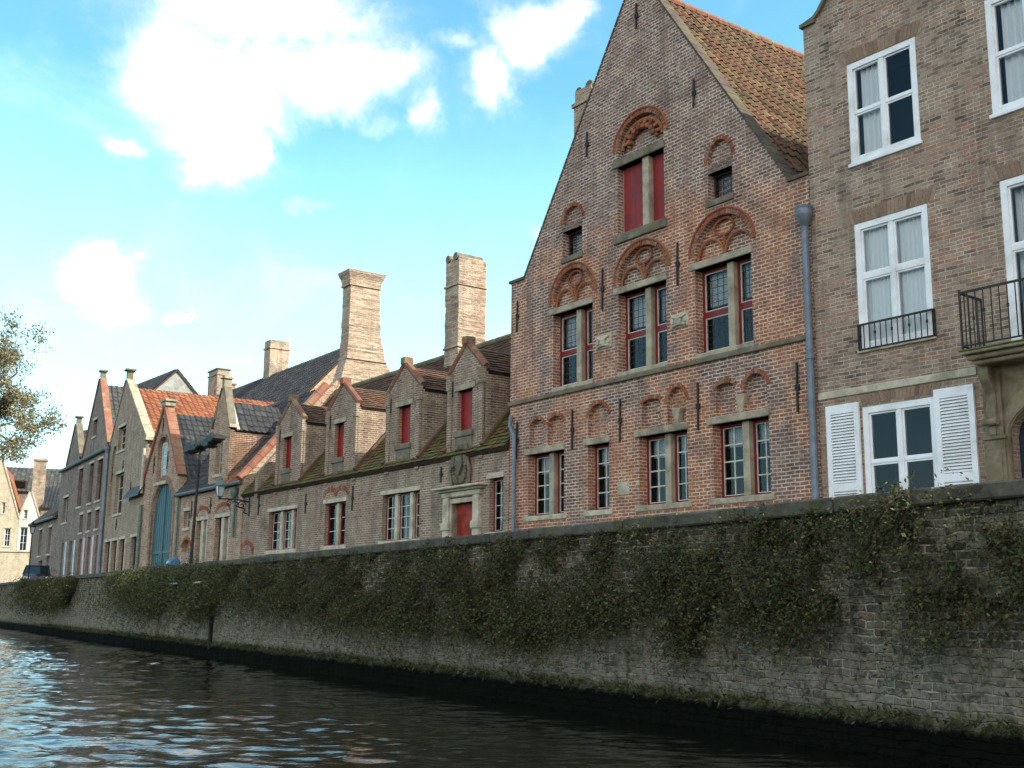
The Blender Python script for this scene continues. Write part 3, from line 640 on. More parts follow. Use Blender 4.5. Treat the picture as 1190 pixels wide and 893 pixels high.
    mb.box(-.05, .56, -.05, .4, SH, SH + .07); mb.box(8.92, Wd + .02, -.05, .4, SH, SH + .07); mb.box(ac - .2, ac + .2, -.05, .38, AP, AP + .08); mb.box(ac - .12, ac + .12, .03, .3, AP + .08, AP + .6)
    mb.build('gable_coping', 'verge', root)
    # roof: ridge runs back from the gable
    zr = AP - .35; ze = 6.62
    r1 = tiles('roof', [(ac, .3, zr), (ac, 14, zr), (Wd + .05, 14, ze + .1), (Wd + .05, .3, ze + .1)], 't_big', root, .23, .29, .045)
    r2 = tiles('roof', [(ac, .3, zr), (ac, 14, zr), (0, 14, ze), (0, .3, ze)], 't_big', root, .23, .29, .045)
    mb = MB()
    y = .3
    while y < 14: mb.tube([(ac, y, zr + .06), (ac, y + .37, zr + .08)], .11, 10); y += .38
    mb.build('ridge_cap', 'cap', root)
    # small chimney on the left slope
    yc, ztop = F.Y(682, 92, 1.9); s0, s1 = 1.45, 2.25
    yb = 1.2; zt = F.Z(682, 95, yb); zb = F.Z(664, 159, yb); sa, sb = F.S(667, 110, yb), F.S(692, 110, yb)
    mb = MB(); sb = sa + (sb - sa) * .8; mb.box(sa, sb, yb, yb + .7, zb - 1.5, zt - .5); mb.box(sa - .04, sb + .04, yb - .05, yb + .75, zt - .55, zt - .45); mb.box(sa + .02, sb - .02, yb + .02, yb + .68, zt - .45, zt - .1)
    mb.tube([(sa + .12, yb + .05, zt - .12), (sa + .12, yb + .65, zt - .12)], .13, 10, 1); mb.tube([(sb - .15, yb + .05, zt - .1), (sb - .15, yb + .65, zt - .1)], .15, 10, 1)
    mb.build('chimney', ['chim', 'stoned'], r2)
    # downpipes
    s1_ = F.S(941.5, 420, -.12); hz = F.Z(936, 250, -.12)
    pipe(root, [(s1_, -.12, -.6), (s1_, -.12, hz - .1)], .065, 'zinc', (s1_, -.12, hz), [(s1_, -.12, 1.4), (s1_, -.12, 4.3)])
    return root
HO = orange_house()
# ================================================================ brown brick house on the right
def rail(mb, p, q, z0, z1, n, r=.011, top=.018):
    p, q = Vector(p), Vector(q)
    for z in (z0, z1): mb.bar(p + Vector((0, 0, z)), q + Vector((0, 0, z)), .022, top * 2 if z == z1 else .025)
    for i in range(n + 1):
        c = p.lerp(q, i / n); e = r * 1.5 if i in (0, n) else r
        mb.tube([c + Vector((0, 0, z0)), c + Vector((0, 0, z1))], e, 6); 
        if i % 3 == 0: mb.tube([c + Vector((0, 0, (z0 * .4 + z1 * .6) - .025)), c + Vector((0, 0, z0 * .4 + z1 * .6 + .025))], r * 2, 6)
def right_house():
    F = FR; root = F.root('brown_brick_house', 'brown brick house with white sash windows, shutters, iron balcony and stone portal', 'house')
    X = F.S; E = 12.0
    top = F.Z(934, 33)
    c1 = F.P(952, 16); c2 = F.P(962, -4)
    outline = [(0, -.6), (E, -.6), (E, top), (8.6, top), (8.45, top + 1.1), (6.6, top + 4.2), (4.6, top + 4.2), (2.2, c2[1] + 2.4), (c2[0], c2[1]), (c1[0], c1[1]), (.28, top + .06), (0, top)]
    W1 = [X(986.5, 135), X(1067, 110), 7.70, 9.62]; W2 = [X(996, 330), X(1081.5, 310), 4.28, 6.56]
    W3 = [X(1149, 75), X(1149, 75) + (W1[1] - W1[0]) * .98, 7.70, 9.72]; W4 = [X(1168, 300), X(1168, 300) + 1.42, 3.80, 6.56]
    W5 = [X(1005, 540), X(1091, 520), .85, 3.26]
    # portal opening
    pd = [X(1177, 520), X(1177, 520) + 1.25]
    W6 = [pd[1] + 1.55, pd[1] + 3.0, .85, 3.2]; W7 = [W6[0], W6[1], 4.3, 6.5]; W8 = [W6[0], W6[1], 7.7, 9.6]
    holes = [(R4(*a), .12, 'w') for a in (W1, W2, W3, W4, W5, W6, W7, W8)]
    holes.append((archpoly(pd[0], pd[1], -.5, 2.45, 2.95), .3, 'w'))
    mb = MB(); wall(mb, outline, holes)
    mb.prism([(0, -.6), (E, -.6), (E, top), (6, top + 5), (0, top)], 9.7, 10); mb.add([(0, 0, -.6), (0, 10, -.6), (0, 10, top), (0, 0, top)], [(0, 1, 2, 3)]); mb.add([(E, 0, -.6), (E, 10, -.6), (E, 10, top), (E, 0, top)], [(0, 1, 2, 3)])
    mb.add([(x, .32, z) for x, z in outline[2:]], [tuple(range(len(outline) - 2))])
    mb.build('wall', ['brown', 'dark'], root)
    mb = MB()
    for (a, za), (b, zb) in zip(outline[2:-1], outline[3:]):
        if abs(a - b) + abs(za - zb) > .02: mb.bar((a, .15, za + .03), (b, .15, zb + .03), .42, .07, (0, 0, 1) if abs(a - b) > .1 else (1, 0, 0))
    mb.bar((.3, .15, top + .03), (-.05, .15, top + .03), .42, .07); mb.build('gable_coping', 'stoned', root)
    sl_ = tiles('roof', [(5.6, .3, top + 4), (5.6, 9.8, top + 4), (-.05, 9.8, top), (-.05, .3, top)], 't_grey', root)
    tiles('roof', [(5.6, .3, top + 4), (5.6, 9.8, top + 4), (E, 9.8, top), (E, .3, top)], 't_grey', root)
    # flat arches of standing bricks above the windows
    for w_ in (W1, W2, W3, W4, W5, W6, W7, W8):
        mb = MB()
        a, b, z = w_[0] - .12, w_[1] + .12, w_[3]; n = int((b - a) / .072); cc = (a + b) / 2
        for i in range(n):
            x = a + (b - a) * (i + .5) / n; k = (x - cc) * .12; e = (b - a) / n / 2 - .005; zz = z + .012 + (.05 * (1 - ((x - cc) / (b - a) * 2) ** 2) if w_ is W5 else 0)
            mb.prism([(x - e, zz), (x + e, zz), (x + e + k, zz + .25), (x - e + k, zz + .25)], -.006, .05)
        mb.build('flat_arch', 'vousb', root)
    mb = MB(); mb.box(.02, X(1135, 425), -.035, .05, 3.50, 3.63, 0, .01); mb.build('string_course', 'stonel', root)
    for i, w_ in enumerate((W1, W2, W3, W4, W5, W6, W7, W8)):
        s0, s1, z0, z1 = w_; fm = MB(); y = .0; fw = .11
        y = .005
        fm.box(s0, s0 + fw, y, y + .12, z0, z1); fm.box(s1 - fw, s1, y, y + .12, z0, z1); fm.box(s0 + fw, s1 - fw, y, y + .12, z0, z0 + fw * .9); fm.box(s0 + fw, s1 - fw, y, y + .12, z1 - fw, z1)
        m = (s0 + s1) / 2; fm.box(m - .045, m + .045, y + .01, y + .1, z0 + fw * .9, z1 - fw)
        zb, zt = z0 + fw * .9, z1 - fw; tr = {0: .5, 1: .58, 2: .5, 3: .6, 4: .56}.get(i, .5); zm = zb + (zt - zb) * tr; panes = []
        if i == 4: zm = F.Z(1017.7, 537)
        hb = .045 if i in (1, 3) else .02
        for a, b in ((s0 + fw, m - .045), (m + .045, s1 - fw)):
            fm.box(a, b, y + .02, y + .09, zm - hb, zm + hb); q = .035
            for c0, c1 in ((zb, zm - hb), (zm + hb, zt)):
                fm.box(a, a + q, y + .035, y + .085, c0, c1); fm.box(b - q, b, y + .035, y + .085, c0, c1); fm.box(a + q, b - q, y + .035, y + .085, c0, c0 + q); fm.box(a + q, b - q, y + .035, y + .085, c1 - q, c1); panes.append((a + q, b - q, c0 + q, c1 - q))
        wn = fm.build('window', 'white', root)
        for p in panes: pane(*p, y + .055, wn)
        mb = MB(); mb.box(s0 - .03, s1 + .03, -.05, .06, z0 - .07, z0 - .002, 0, .008); mb.build('sill', 'white' if i != 1 else 'stonel', wn)
        if i in (1, 6): curtain(s0 + .1, m - .02, z0 + .1, z1 - .12, .16, wn, 'cloth', .02, .085); curtain(m + .02, s1 - .1, z0 + .1, z1 - .12, .16, wn, 'cloth', .02, .085)
        if i in (0, 2, 7): curtain(s0 + .2, s0 + .62, z0 + .08, z1 - .12, .17, wn, 'cloth', .03, .12)
        if i == 3: curtain(s0 + .1, s0 + .5, z0 + .08, z1 - .12, .26, wn, 'cloth', .03, .1)
    # low iron rail in front of the first floor window
    mb = MB(); s0, s1 = W2[0] + .02, W2[1] + .02; z0, z1 = W2[2] - .02, W2[2] + .42
    rail(mb, (s0, -.06, 0), (s1, -.06, 0), z0, z1, 13); rail(mb, (s0, 0, 0), (s0, -.06, 0), z0, z1, 1); rail(mb, (s1, 0, 0), (s1, -.06, 0), z0, z1, 1); mb.build('window_rail', 'iron', root)
    # louvred shutters folded open
    for a, b in ((X(963.6, 525), X(1001.8, 520)), (X(1090, 510), X(1136.5, 505))):
        z0, z1 = .85, 3.36; mb = MB(); fr = .1; y0, y1 = -.06, -.015; zc = F.Z(1110, 523)
        zc = z0 + (z1 - z0) * .42
        mb.box(a, a + fr, y0, y1, z0, z1, 0, .004); mb.box(b - fr, b, y0, y1, z0, z1, 0, .004)
        for q0, q1 in ((z0, z0 + .12), (zc - .07, zc + .07), (z1 - .16, z1)): mb.box(a + fr, b - fr, y0, y1, q0, q1)
        for q0, q1 in ((z0 + .12, zc - .07), (zc + .07, z1 - .16)):
            n = int((q1 - q0) / .052)
            for i in range(n):
                z = q0 + (q1 - q0) * (i + .5) / n; mb.add([(a + fr, y0 + .004, z - .02), (b - fr, y0 + .004, z - .02), (b - fr, y1 - .004, z + .022), (a + fr, y1 - .004, z + .022), (a + fr, y0 + .004, z - .012), (b - fr, y0 + .004, z - .012), (b - fr, y1 - .004, z + .03), (a + fr, y1 - .004, z + .03)],
                    [(0, 1, 2, 3), (4, 5, 6, 7), (0, 1, 5, 4)])
        mb.build('shutter', 'white', root)
    # balcony
    bs = X(1117, 418, -.62); be = W4[1] + .9; bz = F.Z(1117, 410, -.62)
    mb = MB(); mb.box(bs, be, -.66, 0, bz - .05, bz, 0, .012); mb.box(bs + .06, be - .06, -.58, .0, bz - .13, bz - .05, 0, .02); mb.box(bs + .12, be - .12, -.5, 0, bz - .2, bz - .13, 0, .02)
    bal = mb.build('balcony', 'port', root); mb = MB(); mb.box(bs - .01, be + .01, -.67, 0, bz, bz + .03, 0, .01); mb.build('balcony_edge', 'moss', bal)
    mb = MB(); zt = F.Z(1116, 341, -.62); b0 = bz + .03
    n = int((be - bs - .08) / .125)
    rail(mb, (bs + .04, -.62, 0), (be - .04, -.62, 0), b0 + .06, zt, n); rail(mb, (bs + .04, -.62, 0), (bs + .04, 0, 0), b0 + .06, zt, 5); rail(mb, (be - .04, -.62, 0), (be - .04, 0, 0), b0 + .06, zt, 5)
    for x in (bs + .04, be - .04): mb.tube([(x, -.62, b0), (x, -.62, zt + .05)], .02, 8)
    mb.build('railing', 'iron', bal)
    # portal: pilasters, consoles, arch surround
    zt = bz - .2; a0 = X(1142, 470)
    mb = MB()
    # surround slab with arched opening
    pl = [(a0 + .06, -.5), (a0 + .06, zt), (pd[1] + pd[0] - a0 - .06, zt), (pd[1] + pd[0] - a0 - .06, -.5)]
    wall(mb, pl, [(archpoly(pd[0], pd[1], -.45, 2.45, 2.95), .14, 'o')], y=-.05, rev=.1) if False else None
    ob = [(a0 + .06, -.5), (pd[0], -.5), (pd[0], 2.45)] + arch(pd[0], pd[1], 2.45, 2.95, False, 14)[1:-1] + [(pd[1], 2.45), (pd[1], -.5), (pd[1] + pd[0] - a0 - .06, -.5), (pd[1] + pd[0] - a0 - .06, zt), (a0 + .06, zt)]
    mb.prism(ob, -.05, .02)
    arc = [(pd[0] - .04, -.5), (pd[0] - .04, 2.45)] + [(x + (x - (pd[0] + pd[1]) / 2) * .06, z + .04) for x, z in arch(pd[0], pd[1], 2.45, 2.95, False, 14)] + [(pd[1] + .04, 2.45), (pd[1] + .04, -.5)]
    mb.tube([(x, -.06, z) for x, z in arc], .035, 6)
    for c in (a0 + .22, pd[0] + pd[1] - a0 - .22):
        mb.box(c - .17, c + .17, -.12, -.045, -.5, 2.42, 0, .01)
        mb.box(c - .11, c + .11, -.135, -.11, .3, 2.3, 0, .012); mb.box(c - .2, c + .2, -.15, -.04, 2.42, 2.48, 0, .01); mb.box(c - .15, c + .15, -.11, -.04, 2.48, zt, 0, .01)
    po = mb.build('portal', 'port', root)
    for c in (a0 + .22, pd[0] + pd[1] - a0 - .22):
        mb = MB(); prof = []
        for i in range(13):
            t_ = i / 12; z = zt - t_ * .85; d = .2 * (1 - t_) ** 1.3 + .11 + .05 * math.sin(t_ * 9); prof.append((-d, z))
        n = len(prof); vs = [(c - .08, y, z) for y, z in prof] + [(c + .08, y, z) for y, z in prof] + [(c - .08, -.1, z) for y, z in prof] + [(c + .08, -.1, z) for y, z in prof]
        fs = []
        for i in range(n - 1): fs += [(i, n + i, n + i + 1, i + 1), (i, i + 1, 2 * n + i + 1, 2 * n + i), (n + i, 3 * n + i, 3 * n + i + 1, n + i + 1)]
        mb.add(vs, fs); mb.tube([(c - .12, -.2, zt - .86), (c + .12, -.2, zt - .86)], .06, 10); mb.box(c - .05, c + .05, -.15, -.1, zt - 1.08, zt - .9, 0, .02); mb.build('console', 'port', po)
    mb = MB(); y = .2; mb.prism(archpoly(pd[0], pd[1], -.5, 2.45, 2.95), y + .04, y + .08, 0)
    for a, b, c, d in ((pd[0], pd[0] + .1, -.5, 2.7), (pd[1] - .1, pd[1], -.5, 2.7), (pd[0] + .1, pd[1] - .1, 2.0, 2.14), (pd[0] + .1, pd[1] - .1, -.5, -.2), (pd[0] + .1, pd[1] - .1, .75, .9), ((pd[0] + pd[1]) / 2 - .05, (pd[0] + pd[1]) / 2 + .05, -.2, 2.9)): mb.box(a, b, y, y + .045, c, d, 0, .008)
    d_ = mb.build('door', 'navy', root)
    for a, b in ((pd[0] + .12, (pd[0] + pd[1]) / 2 - .06), ((pd[0] + pd[1]) / 2 + .06, pd[1] - .12)): pane(a, b, 2.16, 2.55, y + .03, d_); pane(a, b, .95, 1.95, y + .03, d_)
    return root
HR = right_house()
# ================================================================ low house with four dormers
def dormer_house():
    F = FD; root = F.root('dormer_house', 'long low grey brick house with four gabled dormers, mossy tiles and red door', 'house')
    S0 = -16.6; EV = 3.81; PT = math.radians(49); YR = 3.5; ZR = EV + YR * math.tan(PT); X = F.S
    holes = []
    wins = []     # s0,s1,z0,z1,mullions
    wins.append((X(568.5, 583), X(584.5, 583), 1.62, 2.95, []))
    for x0, x1, mm, y in ((444, 487, (457, 474.5), 600), (377, 401, (389,), 610), (312, 344.5, (324, 336.5), 613)):
        wins.append((X(x0, y), X(x1, y), 1.62, 2.93, [X(m, y) + .05 for m in mm]))
    door = (X(525.5, 600), X(550.5, 600), -.1, F.Z(538, 584.5))
    D4 = (521, 562, 543.7, 407, 441.7, 527, 549.5, 454.3, 458, 500, 531.5); D3 = (450, 488.5, 473.2, 419.4, 458.6, 458.7, 477.4, 474.9, 477, 513.5, 462.5)
    D2 = (380.4, 415, 400, 444.6, 481.5, 386, 400, 496.3, 499, 530.5, 388.5); D1 = (322.8, 352, 340, 461, 497.9, 327.7, 338.8, 510, 513, 543.5, 329)
    dorm = []
    for (x0, x1, ax, ay, ky, l0, l1, ly, wt, wb, wl) in (D4, D3, D2, D1):
        s0, s1 = X(x0, (ky + 520) / 2), X(x1, (ky + 520) / 2); za = F.Z(ax, ay); zk = F.Z(x0, ky) ; ws0, ws1 = X(wl, (wt + wb) / 2), X(l1 - .8, (wt + wb) / 2); zl = F.Z(l0, ly); zb = F.Z(l1, wb)
        dorm.append((s0, s1, zk, za, ws0, ws1, zb, zl))
    dorm = [list(d) for d in dorm]
    za = sum(d[3] for d in dorm) / 4; zk = sum(d[2] for d in dorm) / 4; zb = sum(d[6] for d in dorm) / 4; zl = sum(d[7] for d in dorm) / 4
    for d in dorm: d[2], d[3], d[6], d[7] = zk, za, zb, zl
    outline = [(S0, -.6), (-.02, -.6), (-.02, EV)]
    for s0, s1, k, a, *_ in dorm: outline += [(s1, EV), (s1, k), ((s0 + s1) / 2, a), (s0, k), (s0, EV)]
    outline += [(S0, EV)]
    for s0, s1, z0, z1, mm in wins: holes.append((R4(s0, s1, z0, z1), .14, 'w'))
    holes.append((R4(*door), .2, 'w'))
    for d in dorm: holes.append((R4(d[4], d[5], d[6], d[7]), .2, 'w'))
    mb = MB(); wall(mb, outline, holes)
    for a, b in ((EV, 0),): mb.add([(S0, 0, -.6), (S0, 2 * YR, -.6), (S0, 2 * YR, EV), (S0, YR, ZR), (S0, 0, EV)], [(0, 1, 2, 3, 4)])
    mb.box(S0, -.02, 2 * YR - .2, 2 * YR, -.6, EV); mb.build('wall', ['grey', 'dark'], root)
    # main roof, front and rear slope
    rf = tiles('roof', [(S0, -.14, EV - .12), (-.02, -.14, EV - .12), (-.02, YR, ZR), (S0, YR, ZR)], 't_moss', root, .17, .14, .0, 'flat', th=.014) if False else None
    k = .30; zm = EV + k * YR * math.tan(PT)
    rf = tiles('roof', [(S0, -.14, EV - .14), (-.02, -.14, EV - .14), (-.02, YR * k, zm), (S0, YR * k, zm)], 't_moss', root, .17, .14, 0, 'flat', th=.016, label='mossy green lower courses of the roof')
    ru = tiles('roof', [(S0, YR * k, zm), (-.02, YR * k, zm), (-.02, YR, ZR), (S0, YR, ZR)], 't_red', root, .17, .14, 0, 'flat', th=.016)
    tiles('roof', [(S0, 2 * YR, EV), (-.02, 2 * YR, EV), (-.02, YR, ZR), (S0, YR, ZR)], 't_red', root, .17, .14, 0, 'flat', th=.016)
    mb = MB(); x = S0
    while x < -.1: mb.tube([(x, YR, ZR + .04), (x + .36, YR, ZR + .055)], .1, 8); x += .37
    mb.build('ridge_cap', 'stoned', root)
    # dormers
    for i, (s0, s1, k_, a, ws0, ws1, wb_, wl_) in enumerate(dorm):
        m = (s0 + s1) / 2; fm = MB(); rt = math.tan(PT)
        yk = (k_ - EV) / rt; ya = (a - .12 - EV) / rt; kk = k_ - .05
        for s in (s0, s1):
            sg = .16 if s == s0 else -.16
            fm.add([(s, 0, EV - .1), (s, 0, kk), (s, yk, kk), (s + sg, 0, EV - .1), (s + sg, 0, kk), (s + sg, yk, kk)], [(0, 1, 2), (3, 4, 5), (1, 2, 5, 4)])
        # pier under the kneeler, slightly proud, and apron below the window
        fm.box(s1 - .26, s1 + .03, -.07, .05, k_ - .35, k_ + .05); fm.box(s0 - .03, s0 + .2, -.07, .05, k_ - .35, k_ + .05)
        fm.box(s1 - .2, s1 + .0, -.045, .05, EV - .3, k_ - .35); fm.box(s0, s0 + .2, -.045, .05, EV - .3, k_ - .35)
        dr = fm.build('dormer', 'grey', root)
        rr = []
        for sgn, se in ((1, s1 + .05), (-1, s0 - .05)):
            tiles('dormer_roof', [(m, .12, a - .1), (m, ya, a - .1), (se, yk - .05, kk - .02), (se, .12, kk - .02)], 't_red', dr, .17, .13, 0, 'flat', th=.014)
        mb = MB(); 
        for sgn, se in ((1, s1 + .04), (-1, s0 - .04)):
            n = 4
            for j in range(n):
                p = Vector((m, .05, a + .03)).lerp(Vector((se, .05, k_ + .06)), j / n); q = Vector((m, .05, a + .03)).lerp(Vector((se, .05, k_ + .06)), (j + .97) / n)
                mb.tube([p, q], .1, 8)
        mb.box(m - .12, m + .12, -.08, .2, a - .05, a + .18, 0, .03); mb.build('dormer_coping', 'cap', dr)
        for se in (s1 + .06, s0 - .06):
            mb = MB(); n = 7; p0, p1 = Vector((se, -.08, EV + .02)), Vector((se, yk - .1, kk + .0))
            for j in range(n): mb.bar(p0.lerp(p1, j / n), p0.lerp(p1, (j + .93) / n) + Vector((0, 0, .02)), .16, .1)
            mb.build('edge_tiles', 't_red', dr)
        mb = MB(); mb.box(ws0 - .14, ws1 + .14, -.03, .2, wl_, wl_ + .15, 0, .01); mb.build('lintel', 'stone', dr)
        mb = MB(); mb.box(ws0 - .1, ws1 + .08, -.06, .1, wb_ - .16, wb_, 0, .02); mb.box(ws0 - .05, ws1 + .03, -.02, .05, wb_ - .42, wb_ - .16); mb.build('sill', 'stoned', dr)
        mb = MB(); n = 3
        for j in range(n): mb.box(ws0 + (ws1 - ws0) * j / n + .002, ws0 + (ws1 - ws0) * (j + 1) / n - .002, .16, .2, wb_, wl_)
        mb.box(ws0, ws0 + .04, .12, .2, wb_, wl_); mb.build('shutter', 'red', dr)
        for xx in (s0 + .22, s1 - .24):
            mb = MB(); mb.box(xx - .012, xx + .012, -.03, .01, wl_ - .12, wl_ + .3); mb.build('wall_anchor', 'iron', dr)
    # ground windows
    for i, (s0, s1, z0, z1, mm) in enumerate(wins):
        y = .14; fm = MB(); ed = [s0] + sum([[m - .08, m + .08] for m in mm], []) + [s1]; pn = []
        for a, b in zip(ed[::2], ed[1::2]):
            if i == 2: pn.append(light(None, a, b, z0, z1, y, 1, 3, .05, .02, 0, 1, fm))
            else: pn.append(light(None, a, b, z0, z1, y, 2, 4, .05, .02, 0, 1, fm, inner=.01))
        wn = fm.build('window', ['redf', 'whitew'], root)
        for p in pn: pane(*p, y + .03, wn)
        for m in mm: mb = MB(); mb.box(m - .08, m + .08, .06, y + .03, z0, z1, 0, .02); mb.build('mullion', 'stonel', wn)
        lintel(wn, s0 - .1, s1 + .05, z1, z1 + .13, 'stonel', .03); lintel(wn, s0 - .12, s1 + .1, z0 - .13, z0, 'stonel', .05, name='sill')
    # relieving arch over the two light window
    s0, s1 = wins[2][0], wins[2][1]; m = (s0 + s1) / 2
    for a, b in ((s0 - .05, m), (m, s1 + .05)): mb = MB(); ring(mb, arch(a, b, 3.12, 3.3, False, 10), .14, .06); mb.build('arch', 'vous', root)
    # red door with stone surround
    s0, s1, z0, z1 = door; mb = MB(); n = 6
    for j in range(n): mb.box(s0 + (s1 - s0) * j / n + .003, s0 + (s1 - s0) * (j + 1) / n - .003, .16, .2, z0, z1)
    mb.box(s0, s1, .15, .165, z1 - .3, z1 - .22); mb.box(s0, s1, .15, .165, .5, .6)
    dd = mb.build('door', 'door', root); mb = MB(); mb.tube([(s1 - .15, .1, 1.0), (s1 - .15, .1, 1.15)], .015, 6); mb.box(s1 - .18, s1 - .12, .12, .16, .95, 1.2); mb.build('handle', 'iron', dd)
    mb = MB()
    for a, b in ((s0 - .34, s0 - .06), (s1 + .06, s1 + .34)):
        mb.box(a, b, -.09, .05, -.5, z1 + .16, 0, .02); 
        for zz in (.9, 1.75): mb.box(a - .03, b + .03, -.13, .04, zz, zz + .2, 0, .02)
    mb.box(s0 - .06, s0, -.03, .18, -.5, z1); mb.box(s1, s1 + .06, -.03, .18, -.5, z1); mb.box(s0 - .06, s1 + .06, -.05, .18, z1, z1 + .12, 0, .01)
    mb.box(s0 - .4, s1 + .4, -.1, .05, z1 + .16, z1 + .3, 0, .02); mb.box(s0 - .5, s1 + .5, -.18, .05, z1 + .3, z1 + .36, 0, .02); mb.box(s0 - .62, s1 + .62, -.3, .05, z1 + .36, z1 + .42, 0, .02)
    mb.build('door_surround', 'stonel', root)
    # carved cartouche over the door
    a, b = X(528, 530), X(546.5, 530); zb, zt = z1 + .44, zb - .35; c = (a + b) / 2; mb = MB(); zc = (zb + zt) / 2; hh = (zt - zb) / 2; ww = (b - a) / 2
    mb.prism([(c - ww * .8, zb), (c + ww * .8, zb), (c + ww * .6, zc), (c + ww * .8, zt), (c - ww * .8, zt), (c - ww * .6, zc)], -.05, .02)
    for k in range(26):
        t_ = 2 * math.pi * k / 26; x = c + ww * .8 * math.cos(t_); z = zc + hh * .85 * math.sin(t_); rr = .05 + .03 * math.sin(5 * t_); mb.box(x - rr, x + rr, -.12, -.02, z - rr, z + rr, 0, .02)
    mb.tube([(c - ww, -.06, zb), (c - ww * 1.25, -.08, zb + hh * .7), (c - ww * .9, -.07, zb + hh * 1.3)], .05, 6); mb.tube([(c + ww, -.06, zb), (c + ww * 1.25, -.08, zb + hh * .7), (c + ww * .9, -.07, zb + hh * 1.3)], .05, 6)
    mb.prism([(c, zc - hh * .5), (c + ww * .42, zc), (c + ww * .4, zc + hh * .5), (c - ww * .4, zc + hh * .5), (c - ww * .42, zc)], -.13, -.04); mb.build('cartouche', 'stoned', root)
    for px, y0, y1 in ((302, 577, 599), (356.5, 574, 597), (411, 565, 593.5), (513.7, 543, 560.6)): anchor(F, root, px, y0, y1)
    # raked end parapet with chimney on its peak
    mb = MB(); pw = .4; e0 = S0 - pw
    mb.add([(x, y, z) for x in (e0, S0 + .02) for y, z in ((-.05, -.6), (2 * YR + .05, -.6), (2 * YR + .05, EV + .45), (YR, ZR + .5), (-.05, EV + .45))], [(0, 1, 2, 3, 4), (9, 8, 7, 6, 5), (0, 5, 6, 1), (1, 6, 7, 2), (2, 7, 8, 3), (3, 8, 9, 4), (4, 9, 5, 0)])
    ep = mb.build('end_gable', 'pink', root)
    mb = MB(); 
    for a_, b_ in ((Vector(((e0 + S0) / 2, -.1, EV + .46)), Vector(((e0 + S0) / 2, YR - .3, ZR + .3))), (Vector(((e0 + S0) / 2, 2 * YR, EV + .46)), Vector(((e0 + S0) / 2, YR + .3, ZR + .3)))):
        n = 9
        for j in range(n): mb.tube([a_.lerp(b_, j / n), a_.lerp(b_, (j + .97) / n)], .2, 8)
    mb.build('parapet_coping', 'capo', ep)
    # short fire wall rising over the eave
    s = X(302, 540); mb = MB(); mb.add([(x, y, z) for x in (s - .12, s + .12) for y, z in ((-.1, EV - .3), (1.5, EV + 1.3), (1.5, EV + 1.75), (.7, EV + 1.5), (-.1, EV + .55))], [(0, 1, 2, 3, 4), (9, 8, 7, 6, 5), (0, 5, 6, 1), (1, 6, 7, 2), (2, 7, 8, 3), (3, 8, 9, 4), (4, 9, 5, 0)])
    mb.build('fire_wall', 'grey', root)
    # chimney 1 with flared base on the end gable
    xs_ = S0 + .05; y0, zt = F.Y(407, 313, xs_); y1, _ = F.Y(451, 317, xs_)
    yb0, zb0 = F.Y(405, 395, xs_); yb1, _ = F.Y(440, 395, xs_)
    yc = YR; hw = abs(yb1 - yb0) / 2; yc = (yb0 + yb1) / 2
    print('chim1', y0, y1, zt, yb0, yb1, zb0, YR, ZR)
    x0, x1 = S0 - .62, S0 + .05
    def stack(x0, x1, sec, mat, parent, name='chimney'):
        mb = MB(); s2 = [sec[0]]
        for p_, q_ in zip(sec[:-1], sec[1:]):
            n_ = max(1, int((q_[2] - p_[2]) / .075))
            for i_ in range(1, n_ + 1):
                u_ = i_ / n_; c_ = [a_ + (b_ - a_) * u_ for a_, b_ in zip(p_, q_)]; c_[3] += random.uniform(-.009, .009); c_[0] += .02 * noise.noise(Vector((c_[2] * 2, 5, 0))); c_[1] += .03 * noise.noise(Vector((c_[2] * 2, 9, 0))); s2.append(c_)
        sec = s2; k = len(sec); vs = []
        for (ya, yb, z, g) in sec: vs += [(x0 - g, ya - g, z), (x1 + g, ya - g, z), (x1 + g, yb + g, z), (x0 - g, yb + g, z)]
        fs = [(3, 2, 1, 0), tuple(4 * (k - 1) + i for i in range(4))]
        for i in range(k - 1):
            for j in range(4): jj = (j + 1) % 4; fs.append((4 * i + j, 4 * i + jj, 4 * i + 4 + jj, 4 * i + 4 + j))
        mb.add(vs, fs); return mb.build(name, mat, parent)
    zt1 = zt
    a, b = yc - hw, yc + hw
    stack(x0, x1, [(a - .9, b + .9, ZR - .9, 0), (a - .4, b + 1.3, ZR + .2, 0), (a - .2, b + .8, ZR + .8, 0), (a - .08, b + .42, ZR + 1.35, 0), (a - .05, b + .36, ZR + 1.42, .0), (a - .03, b + .36, ZR + 1.42, .05), (a - .03, b + .34, ZR + 1.49, .05), (a - .03, b + .33, ZR + 1.49, 0), (a, b + .1, ZR + 2.4, 0), (a + .02, b - .03, zt - .62, 0), (a, b, zt - .62, .06), (a, b, zt - .54, .06), (a, b, zt - .54, .02), (a, b, zt - .3, .07), (a, b, zt - .02, .16), (a, b, zt, .1)], 'chim', ep)
    # chimney 2 at mid ridge
    sx = X(532, 395, YR - .45); zt = F.Z(532, 298, YR - .45); sl0 = X(517.5, 350, YR - .45)
    yy0 = YR - .45; yy1, _ = F.Y(564.5, 350, sx); print('chim2', sl0, sx, zt, yy0, yy1)
    stack(sl0, sx, [(yy0, yy1, ZR - .7, 0), (yy0, yy1, zt - 3.0, 0), (yy0, yy1, zt - 3.0, .04), (yy0, yy1, zt - 2.93, .04), (yy0, yy1, zt - 2.93, 0), (yy0, yy1, zt - .95, 0), (yy0, yy1, zt - .95, .05), (yy0, yy1, zt - .88, .05), (yy0, yy1, zt - .88, 0), (yy0, yy1, zt, 0)], 'chim', ru)
    mb = MB()
    for x in (sl0 + .17, sx - .17): mb.tube([(x, yy0 - .05, zt + .02), (x, yy1 - .1, zt + .02)], .13, 10)
    mb.build('chimney_cap', 'stoned', root)
